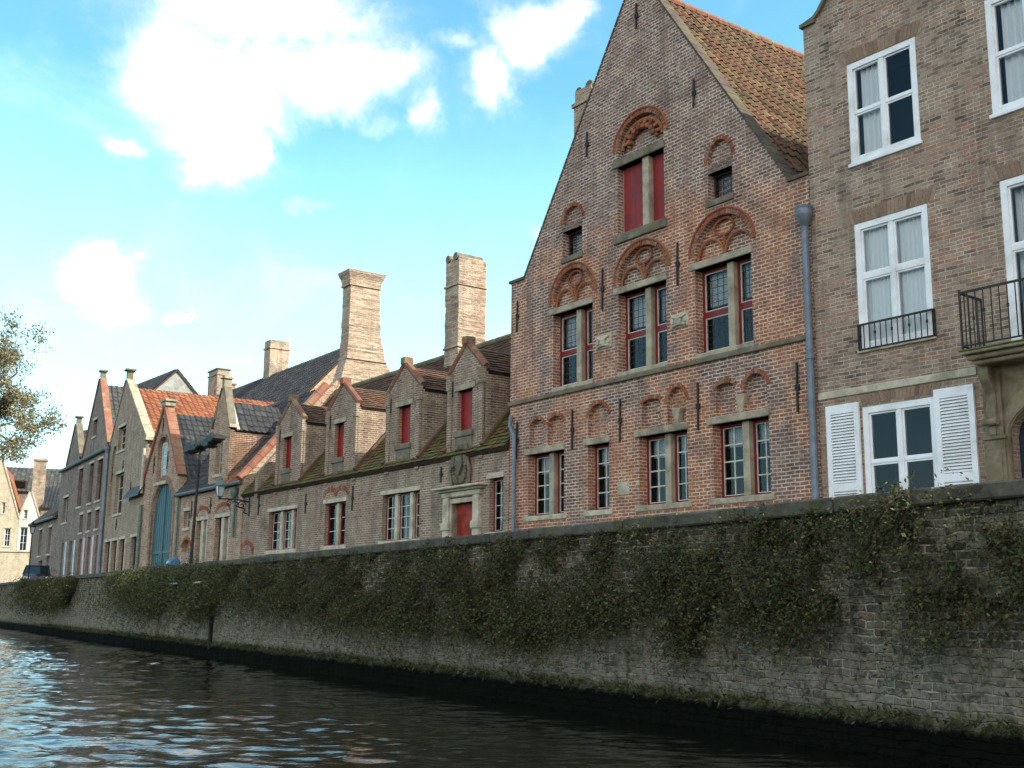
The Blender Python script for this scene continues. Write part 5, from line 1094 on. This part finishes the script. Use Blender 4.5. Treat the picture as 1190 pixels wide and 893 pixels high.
# ================================================================ sunlit houses at the far end, facing along the canal
FF = far_frame(30, 108, -108)
def far_houses():
    F = FF; X = F.S; Z = F.Z
    def house(name, label, cat, x0, x1, ax, ay, y0, y1, mat, wins, rmat, yo=0, dep=10):
        a, b = X(x0, 640, yo), X(x1, 640, yo); m = X(ax, 600, yo); za = Z(ax, ay, yo); ka, kb = Z(x0, y0, yo), Z(x1, y1, yo); kk = (ka + kb) / 2
        m = min(max(m, a + .8), b - .8)
        root = empty(name, F.W(0, yo, 0), F.rz, label, cat); mb = MB(); hs = []
        for w_ in wins: hs.append([X(w_[0], w_[2], yo), X(w_[1], w_[2], yo), Z(w_[0], w_[3], yo), Z(w_[0], w_[2], yo)])
        wall(mb, [(a, -.5), (b, -.5), (b, kk), (m + .15, za), (m - .15, za), (a, kk)], [(R4(*h), .15, 'w') for h in hs]); mb.add([(b, 0, -.5), (b, dep, -.5), (b, dep, kk), (b, 0, kk)], [(0, 1, 2, 3)]); mb.add([(a, 0, -.5), (a, dep, -.5), (a, dep, kk), (a, 0, kk)], [(0, 1, 2, 3)]); mb.build('wall', [mat, 'dark'], root)
        simple_windows(F, root, hs, nx=2, nz=3, mat='white', lint='stonel')
        for e in (a, b): tiles('roof', [(m, .25, za - .3), (m, dep, za - .3), (e, dep, kk), (e, .25, kk)], rmat, root, .35, .42, .05)
        mb = MB(); mb.bar((b + .05, .1, kk + .1), (m + .1, .1, za + .05), .35, .1, (1, 0, .4)); mb.bar((a - .05, .1, kk + .1), (m - .1, .1, za + .05), .35, .1, (-1, 0, .4)); mb.build('gable_coping', 'stonel', root)
        return root
    house('cream_gable_house', 'sunlit cream brick gable house, cut off by the left edge of the view', 'house', -32, 18.6, -4, 534, 603, 603, 'cream', [(3, 6.5, 584, 597), (6, 12.5, 614, 635), (-12, -5, 614, 635)], 't_or')
    house('white_gable_house', 'small sunlit white gable house with a tall white framed window, at the far end', 'house', 19, 42, 32.4, 572, 603, 600, 'whitebrick', [(28, 32.4, 593, 603), (24, 32.5, 613, 640)], 't_or')
    # brick house to the right of them with broad chimney
    a, b = X(42.3, 640), X(72, 640); k = Z(50, 589); root = empty('dark_brick_house', F.W(0, .6, 0), F.rz, 'dark brick house with a broad chimney right of the white gable', 'house'); mb = MB()
    w1 = [X(48, 600), X(51, 600), Z(50, 615), Z(50, 600)]; wall(mb, R4(a, b, -.5, k), [(R4(*w1), .15, 'w')]); mb.build('wall', ['dim', 'dark'], root); simple_windows(F, root, [w1], nx=1, nz=2)
    rf = tiles('roof', [(a, -.2, k - .1), (b, -.2, k - .1), (b, 4.5, Z(60, 566, 4.5)), (a, 4.5, Z(60, 566, 4.5))], 't_slate', root, .3, .36, .05)
    c0, c1 = X(36.5, 560), X(51, 560); mb = MB(); mb.prism([(c0 - .3, k - 1.5), (c1, k - 1.5), (c1, Z(45, 533)), (c0, Z(45, 533)), (c0, k + 1)], .4, 1.3); mb.box(c0 - .1, c1 + .1, .3, 1.4, Z(45, 533) - .1, Z(45, 533) + .1); mb.build('chimney', 'chim', rf)
    # big grey roof behind
    yo = 9; a, b = X(-40, 560, yo), X(73, 560, yo); zt = Z(30, 544, yo + 4); zb = Z(30, 572, yo); root = empty('grey_roof_building', F.W(0, yo, 0), F.rz, 'long building under a dull grey roof, behind the two sunlit gables', 'building')
    mb = MB(); mb.box(a, b, 0, .3, -.5, zb); mb.box(a, b, 8, 8.3, -.5, zb); mb.build('wall', 'dim', root)
    rf = tiles('roof', [(a, -.2, zb), (b, -.2, zb), (b, 4, zt), (a, 4, zt)], 't_grey', root, .4, .42, .05); tiles('roof', [(a, 8.2, zb), (b, 8.2, zb), (b, 4, zt), (a, 4, zt)], 't_grey', root, .4, .42, .05)
    mb = MB(); s0, s1 = X(14, 570, yo), X(30, 570, yo); mb.box(s0, s1, .2, 1.6, zb + .1, zb + 1.2); d = mb.build('roof_window', 'wood', rf); mb = MB(); mb.box(s0 + .1, s1 - .1, .17, .19, zb + .3, zb + 1.1); mb.build('pane', 'glass', d)
    # terrace wall in front
    root = FF; a, b = X(-40, 650, -3), X(47, 650, -3); z1 = Z(20, 642, -3); mb = MB(); rt = empty('terrace_wall', F.W(0, -3, 0), F.rz, 'sunlit pale yellow wall with a stone ledge below the two far gables', 'wall')
    mb.box(a, b, 0, .4, -.5, z1); mb.build('masonry', 'cream', rt); mb = MB(); mb.box(a, b + .1, -.1, .5, z1, z1 + .2, 0, .03); mb.build('coping', 'stonel', rt)
MAT['whitebrick'] = brick('brick_white_wash', [hx('c8bfae'), hx('dcd6c8'), hx('e6e0d4'), hx('d0c8b8'), hx('c4a890')], hx('d8d2c4'), grime=.62, ga=.25)
far_houses()
# ================================================================ car on the rising street
def profile_car():
    q = ray(44, 660); t = 70 / q.y; p = Vector((q.x * t, q.y * t, 0))
    zr = q.z * t + H0
    zc = H0 + ray(44, 658).z * (70 / ray(44, 658).y) - 1.42
    a = FY.rz - math.radians(8); root = empty('parked_car', (p.x, p.y, zc), a, 'dark parked hatchback car showing over the far end of the quay wall', 'car')
    print('car z', zc)
    low = [(-2.0, .3), (2.0, .3), (2.08, .55), (2.0, .78), (1.15, .93), (-1.75, .95), (-2.02, .8), (-2.08, .5)]
    mb = MB(); Wd = .82
    secs = [(-Wd, .0), (-Wd + .05, .0)]
    mb.prism(low, -Wd, Wd); body = mb.build('body', 'carpaint', root)
    mb = MB(); cab = [(-1.75, .93), (1.15, .93), (.45, 1.40), (-1.3, 1.42)]; n = 4
    vs = [(x, -Wd + .04, z) if z < 1 else (x, -Wd + .2, z) for x, z in cab] + [(x, Wd - .04, z) if z < 1 else (x, Wd - .2, z) for x, z in cab]
    mb.add(vs, [(0, 1, 2, 3), (7, 6, 5, 4), (1, 5, 6, 2), (0, 3, 7, 4)]); mb.build('windows', 'glassdark', body)
    mb = MB(); mb.box(-1.32, .47, -Wd + .18, Wd - .18, 1.40, 1.45, 0, .02)
    for sx in (1, -1):
        for p0, p1 in (((1.15, .93), (.45, 1.42)), ((-1.75, .93), (-1.3, 1.42)), ((-.4, .93), (-.4, 1.42))): mb.bar((p0[0], sx * (Wd - .03), p0[1]), (p1[0], sx * (Wd - .19), p1[1]), .07, .07)
    mb.build('roof', 'carpaint', body)
    for x in (-1.3, 1.3):
        for y in (-Wd + .02, Wd - .02):
            mb = MB(); mb.tube([(x, y - .1, .31), (x, y + .1, .31)], .31, 20); wl = mb.build('wheel', 'rubber', root); mb = MB(); mb.tube([(x, y - .11, .31), (x, y + .11, .31)], .19, 14); mb.build('rim', 'zinc', wl)
    for y in (-.6, .6):
        mb = MB(); mb.box(2.0, 2.1, y - .17, y + .17, .6, .76, 0, .03); mb.build('headlight', 'glassl', root)
        mb = MB(); mb.box(-2.08, -1.98, y - .12, y + .12, .62, .84, 0, .02); mb.build('tail_light', 'red', root)
MAT['carpaint'] = plain('car_paint', hx('15181d'), hx('1a1e24'), 1, .25, .0, spec=.6)
MAT['glassdark'] = plain('car_glass', hx('1c2226'), hx('262e33'), 1, .08, 0, spec=.8)
MAT['glassl'] = plain('lamp_glass', hx('b8bcc0'), hx('a0a4a8'), 1, .1, 0, spec=.8)
MAT['rubber'] = plain('rubber', (.015, .015, .015), None, 5, .8)
MAT['bluep'] = plain('blue_plastic', hx('4a7090'), hx('2f5470'), 2, .3, .02, spec=.5)
profile_car()
def scooter():
    F = FD; x = F.S(211, 652, -2.4); root = empty('parked_scooter', F.W(x, -2.4, 0), F.rz, 'white and blue scooter parked on the quay behind the wall near the teal gate', 'scooter')
    mb = MB()
    mb.tube([(-.85, 0, .62), (-.5, 0, .72), (-.1, 0, .66), (.0, 0, .35), (.35, 0, .3), (.5, 0, .55), (.58, 0, 1.0)], [.1, .17, .15, .1, .1, .13, .07], 10); body = mb.build('body', 'white', root, smooth=True)
    for c in (-.62, .68):
        mb = MB(); mb.tube([(c, -.06, .24), (c, .06, .24)], .24, 18); wl = mb.build('wheel', 'rubber', root); mb = MB(); mb.tube([(c, -.07, .24), (c, .07, .24)], .13, 12); mb.build('rim', 'zinc', wl)
    mb = MB(); mb.tube([(-.85, 0, .82), (-.5, 0, .86), (-.15, 0, .84)], [.1, .13, .09], 8); mb.build('seat', 'rubber', root, smooth=True)
    mb = MB(); mb.tube([(.5, -.33, 1.08), (.56, -.1, 1.05), (.56, .1, 1.05), (.5, .33, 1.08)], .025, 6); mb.tube([(.68, 0, .24), (.56, 0, 1.02)], .03, 6); mb.build('handlebar', 'iron', root)
    mb = MB(); mb.add([(.6, -.28, 1.0), (.66, 0, 1.0), (.6, .28, 1.0), (.5, -.22, 1.5), (.56, 0, 1.55), (.5, .22, 1.5)], [(0, 1, 4, 3), (1, 2, 5, 4)]); mb.add([(.58, -.28, 1.0), (.64, 0, 1.0), (.58, .28, 1.0), (.48, -.22, 1.5), (.54, 0, 1.55), (.48, .22, 1.5)], [(3, 4, 1, 0), (4, 5, 2, 1)]); mb.build('windscreen', 'glass', root)
    mb = MB(); mb.tube([(-1.02, 0, 1.18), (-.98, 0, 1.18), (-.72, 0, 1.18), (-.66, 0, 1.18)], [.12, .2, .22, .15], 14); mb.build('top_case', 'bluep', root)
    mb = MB(); mb.box(.56, .72, -.1, .1, .86, 1.02, 0, .04); mb.build('headlight', 'glassl', root)
scooter()
def lamps():
    F = FD; x, z = F.P(290, 587); z += .05
    root = empty('wall_lantern', F.W(x, 0, 0) + Vector((0, 0, z)), F.rz, 'grey lantern on a curled black iron bracket on the pinkish brick wall', 'lantern')
    mb = MB(); mb.box(-.04, .04, -.03, 0, -.45, .3); mb.tube([(0, 0, .05), (0, -.5, .12), (0, -1.15, .1)], .028, 6)
    for a, b, s in (((0, -.02), (0, 0), 1),): 
        pts = [(0, -.05 - .55 * t_ / 14 - .1 * math.sin(t_ * .9), -.38 + .42 * t_ / 14) for t_ in range(15)]; mb.tube(pts, .022, 5)
        mb.tube([(0, -.3 + .17 * math.cos(t_ * .5) * (1 - t_ / 22), -.08 + .17 * math.sin(t_ * .5) * (1 - t_ / 22)) for t_ in range(20)], .018, 5); mb.tube([(0, -.75 + .13 * math.cos(t_ * .5) * (1 - t_ / 22), -.03 + .13 * math.sin(t_ * .5) * (1 - t_ / 22)) for t_ in range(20)], .018, 5)
    mb.build('bracket', 'iron', root)
    def lantern(root, c, s=1.0, mat='zincg'):
        mb = MB(); c = Vector(c); vs = []
        for z_, r_ in ((0, .06), (.04, .1), (.06, .12)): vs.append((z_, r_))
        mb.tube([c, c + Vector((0, 0, .08 * s))], [.05 * s, .12 * s], 6)
        for i in range(4):
            a = math.pi / 2 * i + math.pi / 4; mb.bar(c + Vector((math.cos(a) * .13 * s, math.sin(a) * .13 * s, .08 * s)), c + Vector((math.cos(a) * .2 * s, math.sin(a) * .2 * s, .5 * s)), .022, .022)
        mb.tube([c + Vector((0, 0, .5 * s)), c + Vector((0, 0, .56 * s)), c + Vector((0, 0, .74 * s)), c + Vector((0, 0, .8 * s)), c + Vector((0, 0, .92 * s))], [.24 * s, .24 * s, .09 * s, .1 * s, .015], 8)
        hd = mb.build('lantern_cage', mat, root); mb = MB(); a = [(math.cos(math.pi / 2 * i + math.pi / 4), math.sin(math.pi / 2 * i + math.pi / 4)) for i in range(4)]
        mb.add([c + Vector((x_ * .12 * s, y_ * .12 * s, .09 * s)) for x_, y_ in a] + [c + Vector((x_ * .19 * s, y_ * .19 * s, .49 * s)) for x_, y_ in a], [(i, (i + 1) % 4, 4 + (i + 1) % 4, 4 + i) for i in range(4)]); mb.build('lamp_glass', 'glassl', hd)
    lantern(root, (0, -1.12, .12), .85)
    x, z = FY.P(66, 640); s_ = FY.S(66, 610) - 1.0; zl = 0
    F = FY; r_ = ray(38, 622); q = None
    yb = -2.0; s2 = F.S(38, 612, yb); zl = F.Z(38, 621, yb); root = empty('street_lantern', F.W(s2, yb, 0), F.rz, 'dark old lantern on a slim post at the far end of the street', 'street lamp')
    mb = MB(); mb.tube([(0, 0, -.1), (0, 0, .5), (0, 0, .6), (0, 0, zl)], [.1, .07, .04, .03], 8); mb.build('post', 'iron', root); lantern(root, (0, 0, zl), .8, 'iron')
    # leaning black lamp post
    F = FD; yb = -2.0; b0 = F.S(221, 650, yb); tx, tz = F.P(233, 519, yb); root = empty('leaning_lamp_post', F.W(b0, yb, 0), F.rz, 'thin black leaning post with a bulky dark floodlight head above the roofs', 'street lamp')
    mb = MB(); mb.tube([(0, 0, -.1), ((tx - b0), 0, tz)], [.065, .045], 8); mb.build('post', 'iron', root)
    mb = MB(); a, za = F.P(223, 521, yb); b, zb = F.P(253, 510, yb); a -= b0; b -= b0; mb.tube([(a, 0, za), (tx - b0, 0, tz + .05), (b, 0, zb)], .07, 6)
    for k in range(9):
        t_ = k / 8; xx = a + (b - a) * t_; zz = za + (zb - za) * t_ + random.uniform(-.05, .05); w2 = random.uniform(.1, .26); mb.box(xx - w2, xx + w2, -.2, .2, zz - random.uniform(.08, .2), zz + random.uniform(.06, .22), 0, .05)
    mb.build('lamp_head', 'iron', root)
lamps()
# ================================================================ foliage
def leafmat(name, cols):
    t = NT(name); g = t.n('NewGeometry'); c = t.ramp(g.outputs['Random Per Island'], cols); o = objc(t); c = t.mix(t.rng(t.noise(o, 1.4, 3), .35, .65), t.mix(1, c, (.75, .7, .6), 'MULTIPLY'), c)
    t.out(c, .65, spec=.25); t.b.inputs['Transmission Weight'].default_value = 0
    tl = t.n('BsdfTranslucent'); t.set(tl.inputs[0], c); ms = t.n('MixShader'); ms.inputs[0].default_value = .25; t.t.links.new(t.b.outputs[0], ms.inputs[1]); t.t.links.new(tl.outputs[0], ms.inputs[2]); t.t.links.new(ms.outputs[0], t.t.nodes['Material Output'].inputs[0])
    return t.m
MAT['ivy'] = leafmat('wall_plant_leaf', [hx('262b18'), hx('383e20'), hx('4c5230'), hx('444a28'), hx('5c4c32'), hx('323a24'), hx('7c7846')])
MAT['ivyy'] = leafmat('wall_plant_leaf_light', [hx('303a22'), hx('40492a'), hx('525a36'), hx('5e5632'), hx('384228'), hx('70683c')])
MAT['twig'] = plain('twig', hx('4c4234'), hx('352d22'), 8, .9)
MAT['treeleaf'] = leafmat('autumn_leaf', [hx('8c8464'), hx('a89868'), hx('7c7c68'), hx('7c8078'), hx('948c74'), hx('94805c')])
MAT['bark'] = plain('bark', hx('4a4238'), hx('332e28'), 7, .95, .6)
def leaves(name, cen, ax, nrm, ln, wd, mat, parent=None, mats=None):
    n = len(cen); ax /= np.linalg.norm(ax, axis=1)[:, None]; sd_ = np.cross(ax, nrm); sd_ /= np.maximum(1e-6, np.linalg.norm(sd_, axis=1))[:, None]; L_, W_ = ln[:, None], wd[:, None]
    up = np.cross(sd_, ax)
    v = np.stack([cen, cen + ax * L_ * .5 + sd_ * W_ + up * W_ * .3, cen + ax * L_, cen + ax * L_ * .5 - sd_ * W_ + up * W_ * .3], 1).reshape(-1, 3).astype(np.float32)
    me = bpy.data.meshes.new(name); me.vertices.add(4 * n); me.vertices.foreach_set('co', v.ravel()); me.loops.add(4 * n); me.loops.foreach_set('vertex_index', np.arange(4 * n, dtype=np.int32)); me.polygons.add(n)
    me.polygons.foreach_set('loop_start', np.arange(0, 4 * n, 4, dtype=np.int32)); me.polygons.foreach_set('loop_total', np.full(n, 4, np.int32)); me.update(calc_edges=True); me.validate()
    me.materials.append(MAT[mat]); o = bpy.data.objects.new(name, me); C.objects.link(o)
    if parent: o.parent = parent
    return o
def sprays(pts, size, hang, rg, low=None, nl=20, lf=.04):
    """sprigs rooted at wall points (x,z in the quay frame); returns leaf arrays in the quay frame"""
    m = len(pts); P = np.stack([pts[:, 0], np.full(m, -.02), pts[:, 1]], 1); d = np.stack([rg.normal(0, .45, m), -np.abs(rg.normal(1.0, .35, m)), rg.normal(.2, .45, m)], 1); d /= np.linalg.norm(d, axis=1)[:, None]
    big = np.array([noise.fractal(Vector((a_ * 1.5, b_ * 1.7, 4.0)), .8, 2.0, 3) for a_, b_ in zip(pts[:, 0], pts[:, 1])]); ln = size * rg.uniform(.5, 1.3, m) * np.clip(1.1 + 1.9 * big, .45, 2.2) * (1 if low is None else 1 + .8 * np.exp(-np.maximum(0, pts[:, 1] - low) / .3)); C_, A_, N_, l_, w_ = [], [], [], [], []
    for k in range(nl):
        t_ = (k + rg.uniform(0, 1, m)) / nl; q = P + d * (ln * t_)[:, None]; q[:, 2] -= hang * ln * t_ ** 2 - .06 * np.sin(t_ * 3); q += rg.normal(0, .022, (m, 3)); q[:, 1] = np.minimum(q[:, 1], -.015)
        a = d * .8 + rg.normal(0, .6, (m, 3)); a[:, 2] -= .3; C_.append(q); A_.append(a); N_.append(rg.normal(0, .5, (m, 3)) + [0, -.8, .6]); s = lf * rg.uniform(.55, 1.3, m); l_.append(s); w_.append(s * rg.uniform(.16, .36, m))
    R_ = [np.concatenate(x) for x in (C_, A_, N_, l_, w_)]; ok = R_[0][:, 2] > .55; return [x[ok] for x in R_]
WP = lambda px, py: FW.P(px, py)
def lowline(pts):
    q = [WP(*p) for p in pts]; xs = np.array([a for a, b in q]); zs = np.array([b for a, b in q]); return lambda x: np.interp(x, xs, zs), xs[0], xs[-1]
def fill(lo, x0, x1, hi, dens, rg, keep=None):
    A = (x1 - x0) * 1.8; n = int(A * dens); x = rg.uniform(x0, x1, n); z = rg.uniform(.5, COP - .05, n); f = lo(x) + .10 * np.array([noise.noise(Vector((a * 3, 0, 7))) for a in x]); k = (z > f + .04) & (z < hi)
    if keep is not None: k &= keep(x, z, rg)
    return np.stack([x[k], z[k]], 1)
def noisek(thr, sc=1.6, seed=0, ramp=0):
    def f(x, z, rg):
        v = np.array([noise.fractal(Vector((a * sc, b * sc * .8, seed)), .8, 2.0, 3) for a, b in zip(x, z)]); return v > thr + rg.normal(0, .12, len(x)) + ramp * np.clip((z - 1.4), 0, 1)
    return f
rg = np.random.default_rng(11)
lo, x0, x1 = lowline([(266, 690), (300, 706), (340, 712), (380, 718), (400, 728), (440, 727), (490, 740), (540, 738), (600, 750), (625, 758), (660, 744), (700, 736), (735, 740), (755, 716), (775, 708), (790, 745), (818, 772), (832, 748), (848, 700)])
p = fill(lo, x0, x1, COP - .16, 330, rg, noisek(-.24, 1.7, 3, .32)); a = sprays(p, .32, .55, rg, lo(p[:, 0]))
low = (lo(p[:, 0]) + .45 > p[:, 1])
p2 = p[low]; b = sprays(p2, .4, .6, rg, lo(p2[:, 0]), lf=.044); a = [np.concatenate(u) for u in zip(a, b)]
o = leaves('ivy', *a, 'ivy'); o.matrix_world = Matrix.Translation(FW.W(0, 0, 0)) @ Matrix.Rotation(FW.rz, 4, 'Z'); tag(o, 'dark green leafy growth hanging all along the middle of the quay wall', 'ivy', kind='stuff'); IVY = o
mb = MB()
for i in range(0, len(p), 5):
    q = Vector((p[i][0], .01, p[i][1])); f = rg.uniform(.25, .6); e = q + Vector((rg.normal(0, .15), -f * .75, -rg.uniform(.1, .5) * f)); mb.tube([q, q.lerp(e, .5) + Vector((0, -.03, .07)), e], [.006, .004, .0015], 4, cap=False)
st = mb.build('stem', 'twig', o); st['kind'] = 'stuff'
def clump(name, label, pts, dens, seed, size=.34, mat='ivy', top=COP - .14, thr=-.5, ramp=.2, lf=.042):
    r_ = np.random.default_rng(seed); lo, x0, x1 = lowline(pts); xm, zm = (x0 + x1) / 2, 1.9
    root = empty(name, FW.W(xm, 0, zm), FW.rz, label, 'shrub', 'shrubs rooted in the quay wall'); p = fill(lo, x0, x1, top, dens, r_, noisek(thr, 1.8, seed, ramp)); a = sprays(p, size, .6, r_, lo(p[:, 0]), lf=lf); a[0] = a[0] - [xm, 0, zm]
    leaves('foliage', *a, mat, root)
    mb = MB()
    for i in range(0, len(p), max(1, len(p) // 40)):
        q = Vector((p[i][0] - xm, -.02, p[i][1] - zm)); e = q + Vector((r_.normal(0, .12), -r_.uniform(.15, .4), -r_.uniform(.05, .35))); mb.tube([q, (q + e) / 2 + Vector((0, -.04, .05)), e], [.004, .003, .0015], 4)
    mb.build('stem', 'twig', root)['kind'] = 'stuff'
clump('wall_shrub', 'big drooping shrub on the quay wall just right of the long ivy mass', [(848, 690), (862, 735), (880, 752), (905, 748), (930, 758), (955, 756), (975, 735), (1000, 700), (1030, 660)], 380, 21, .4, thr=-.45, ramp=.5)
clump('wall_shrub', 'broad dark shrub on the quay wall at the right edge of the view', [(1052, 640), (1070, 705), (1085, 745), (1105, 765), (1130, 762), (1160, 745), (1190, 748), (1240, 740)], 360, 22, .4, thr=-.4, ramp=.75)
clump('wall_shrub', 'small grey green tuft growing just under the coping below the white shutters', [(1018, 600), (1030, 640), (1045, 648), (1060, 640), (1072, 600)], 420, 23, .26, 'ivyy', COP + .02, -.6, 0)
clump('wall_shrub', 'leftmost dark bushy clump on the far part of the quay wall', [(26, 680), (40, 700), (60, 708), (80, 706), (92, 682)], 150, 24, .5, lf=.07, thr=-.9, ramp=0)
clump('wall_shrub', 'olive clump on the quay wall left of the thin bare strip, below the teal gate', [(136, 678), (150, 704), (175, 718), (198, 716), (206, 690)], 170, 25, .5, 'ivyy', lf=.06, thr=-.9, ramp=0)
clump('wall_shrub', 'rounded green clump with a dark stain under it, on the wall below the parked scooter', [(207, 688), (222, 712), (245, 722), (258, 716), (266, 690)], 180, 26, .5, 'ivyy', lf=.06, thr=-.9, ramp=0)
# moss and grass fringe on the ledge just above the water line
r_ = np.random.default_rng(5); n = 9000; x = r_.uniform(-45, 8.5, n); kk = np.array([noise.noise(Vector((q * .9, 1, 0))) for q in x]) > r_.normal(-.15, .25, n); x = x[kk]; n = len(x)
cen = np.stack([x, r_.uniform(-.17, -.05, n), .36 + r_.normal(0, .035, n)], 1); ax = np.stack([r_.normal(0, .5, n), r_.normal(-.5, .3, n), r_.uniform(-.6, 1, n)], 1)
o = leaves('moss_fringe', cen, ax, r_.normal(0, 1, (n, 3)), r_.uniform(.04, .09, n), r_.uniform(.006, .014, n), 'ivyy'); o.matrix_world = Matrix.Translation(FW.W(0, 0, 0)) @ Matrix.Rotation(FW.rz, 4, 'Z'); tag(o, 'thin green fringe of moss and weeds just above the dark waterline', 'moss', kind='stuff')
# tree whose branches reach into the view at the left
def tree():
    q = ray(-84, 600); t_ = 86 / q.y; base = Vector((q.x * t_, q.y * t_, STREET + .85)); root = empty('autumn_tree', base, 0, 'thinly leaved autumn tree whose branches reach in from the left edge', 'tree')
    mb = MB(); rr = random.Random(4); tips = []
    def grow(p, d, ln, r, lvl):
        pts = [p]; n = 4
        for i in range(n): d = (d + Vector((rr.gauss(0, .12), rr.gauss(0, .12), rr.gauss(.03, .07)))).normalized(); pts.append(pts[-1] + d * ln / n)
        mb.tube(pts, [r * (1 - .5 * i / n) for i in range(n + 1)], 6 if r > .05 else 4)
        if lvl >= 2: tips.extend([(q_, d) for q_ in pts[1:]])
        if lvl == 4: return
        for k in range(5 if lvl else 9):
            q_ = pts[rr.randint(2 if lvl else 1, n)] if lvl else pts[0].lerp(pts[-1], .66 + .34 * k / 9); a = rr.uniform(0, 6.28); e = d.orthogonal().normalized(); f = d.cross(e); nd = (d * rr.uniform(.35, .8) + (e * math.cos(a) + f * math.sin(a)) * (.95 if lvl else 1.1) + Vector((0, 0, .1))).normalized(); grow(q_, nd, ln * (rr.uniform(.5, .68) if lvl else rr.uniform(.26, .36)), r * .38, lvl + 1)
    grow(Vector((0, 0, -.3)), Vector((.02, 0, 1)), 15.5, .36, 0); mb.build('trunk', 'bark', root)
    rg_ = np.random.default_rng(8); pc = []; 
    for q_, d in tips:
        if rr.random() < .5: k = rr.randint(8, 18); pc.append(np.array(q_) + rg_.normal(0, .26, (k, 3)))
    cen = np.concatenate(pc); cen = cen[cen[:, 2] > 9.2]; n = len(cen); print('tree leaves', n)
    leaves('crown', cen, rg_.normal(0, 1, (n, 3)) - [0, 0, .5], rg_.normal(0, 1, (n, 3)), rg_.uniform(.12, .24, n), rg_.uniform(.05, .10, n), 'treeleaf', root)
tree()
